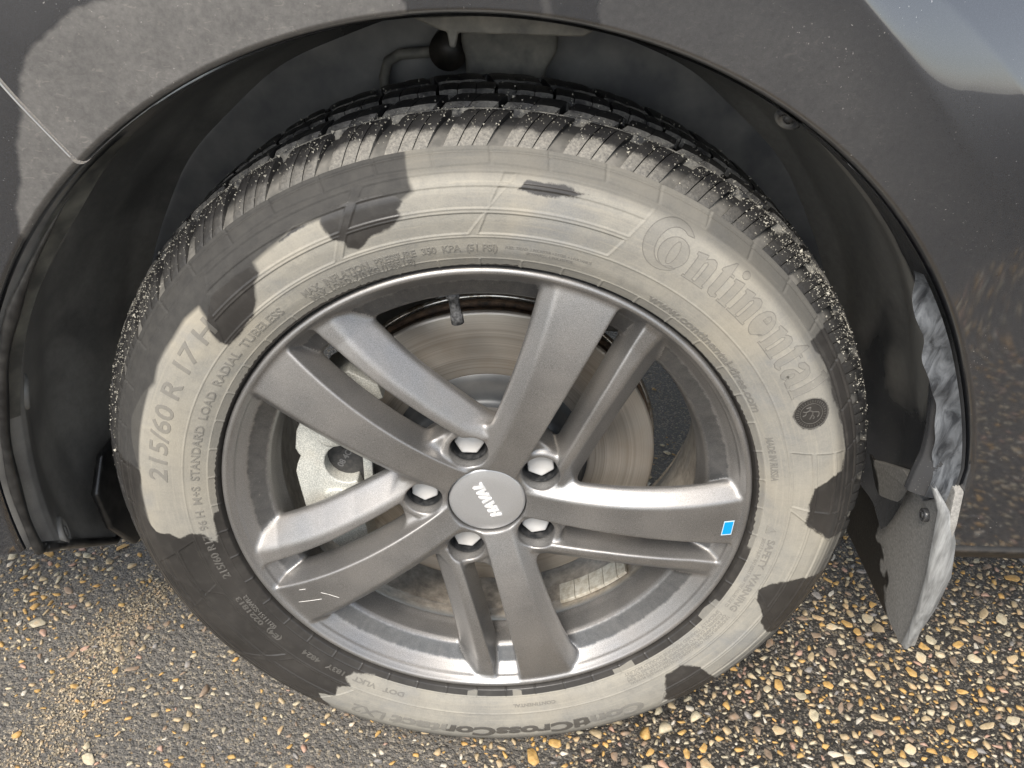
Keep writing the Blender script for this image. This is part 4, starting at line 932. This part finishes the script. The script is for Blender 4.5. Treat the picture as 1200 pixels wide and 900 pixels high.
# dark bracket at the foot of the liner
link('splash_guard', from_bm('splash_guard', prism([(.066, -.050), (.090, -.018), (.175, -.01), (.175, -.150), (.105, -.148), (.074, -.100)], -.392, -.384, lambda u, v, w_: (w_+.10*(u-.06), u, v), .003, 2), True), MAT['lip_black'], car, UP)
# ---- mud flap behind the wheel
def flp(u, v, w_): return (.386+w_+.12*max(0, -v)+.02*u, u, v)
fo = [(-.030, .060), (-.037, .030), (-.037, -.010), (-.030, -.075), (-.020, -.132), (-.012, -.143), (.0, -.147), (.165, -.150), (.168, -.02), (.12, -.018), (.060, .016), (.035, .020), (.010, .018), (-.012, .040), (-.022, .062)]
flap = link('mud_flap', from_bm('mud_flap', prism(fo, 0, .0075, flp, .0012, 2), False), MAT['flap'], car, UP); flap['label'] = 'worn black mud flap with a pale scuffed outer edge'
eo = np.array([(-.028, .062, .368), (-.0360, .040, .379), (-.0385, .010, .384), (-.0370, -.030, .391), (-.032, -.075, .396), (-.024, -.115, .400), (-.0165, -.140, .4025)]); wd = np.array([.003, .009, .017, .019, .014, .009, .005])
P9 = np.array([[(x-wd_*.25, y+.006, z), (x-wd_*.2, y, z), (x+wd_*.4, y-.001, z), (x+wd_*.85, y+.003, z), (x+wd_*.9, y+.010, z)] for (y, z, x), wd_ in zip(eo, wd)])
link('flap_edge', grid('flap_edge', P9), MAT['pale'], flap)
P8 = np.array([[(.3850+.001*0-h, -.0015+.006*k*math.cos(a), .012+.006*k*math.sin(a)) for a in np.linspace(0, 6.283, 18, endpoint=False)] for k, h in ((.01, .003), (.45, .003), (.5, .0012), (.7, .0012), (.75, .003), (1, .002), (1.02, -.002))])
link('screw', grid('screw', P8, cv=True), MAT['liner'], flap)

# ---- wet grit thrown on the tread
VV = []; FF = []; off = 0
for _ in range(2900):
    u = random.random()
    if u < .62: t = random.uniform(R(28), R(150)); y = abs(random.gauss(.031, .008))
    elif u < .82: t = random.gauss(R(152), R(9)); y = abs(random.gauss(.022, .010))
    else: t = random.uniform(R(25), R(150)); y = random.uniform(.045, .17)
    if random.random() < .25: t = random.gauss(R(40), R(12)); y = abs(random.gauss(.026, .01))
    y = max(.013, y)
    r_ = float(np.interp(y, [.006, .0112, .017, .0225, .028, .0332, .0365, .0445, .05, .095, .14, .17], [.3195, .3250, .33, .334, .3372, .3396, .3407, .3415, .3440, .3447, .3440, .338]))
    s_ = random.choice((.0003, .0004, .0005, .0006, .0009)); 
    if random.random() < .012: s_ = .0017
    A = rng.uniform(-1, 1, (3, 3)); Qm, _x = np.linalg.qr(A); q = tet@Qm*s_+np.array([(r_+s_*.3)*math.cos(t), y, (r_+s_*.3)*math.sin(t)+ZW]); VV.append(q); FF.append(tf+off); off += 4
gritm = (lambda n_, a_, b_: (lambda q_: (q_.set(Base_Color=q_.mix(q_.map(q_.noise(300, 2), .3, .7), a_, b_), Roughness=.6), q_.m)[1])(M(n_)))('grit_grain', (.20, .19, .16), (.42, .40, .34))
o = link('grit', mesh('grit', np.concatenate(VV), np.concatenate(FF), False), gritm); o['kind'] = 'stuff'; o['label'] = 'pale wet grit stuck all over the top of the tyre tread'; o['category'] = 'grit'
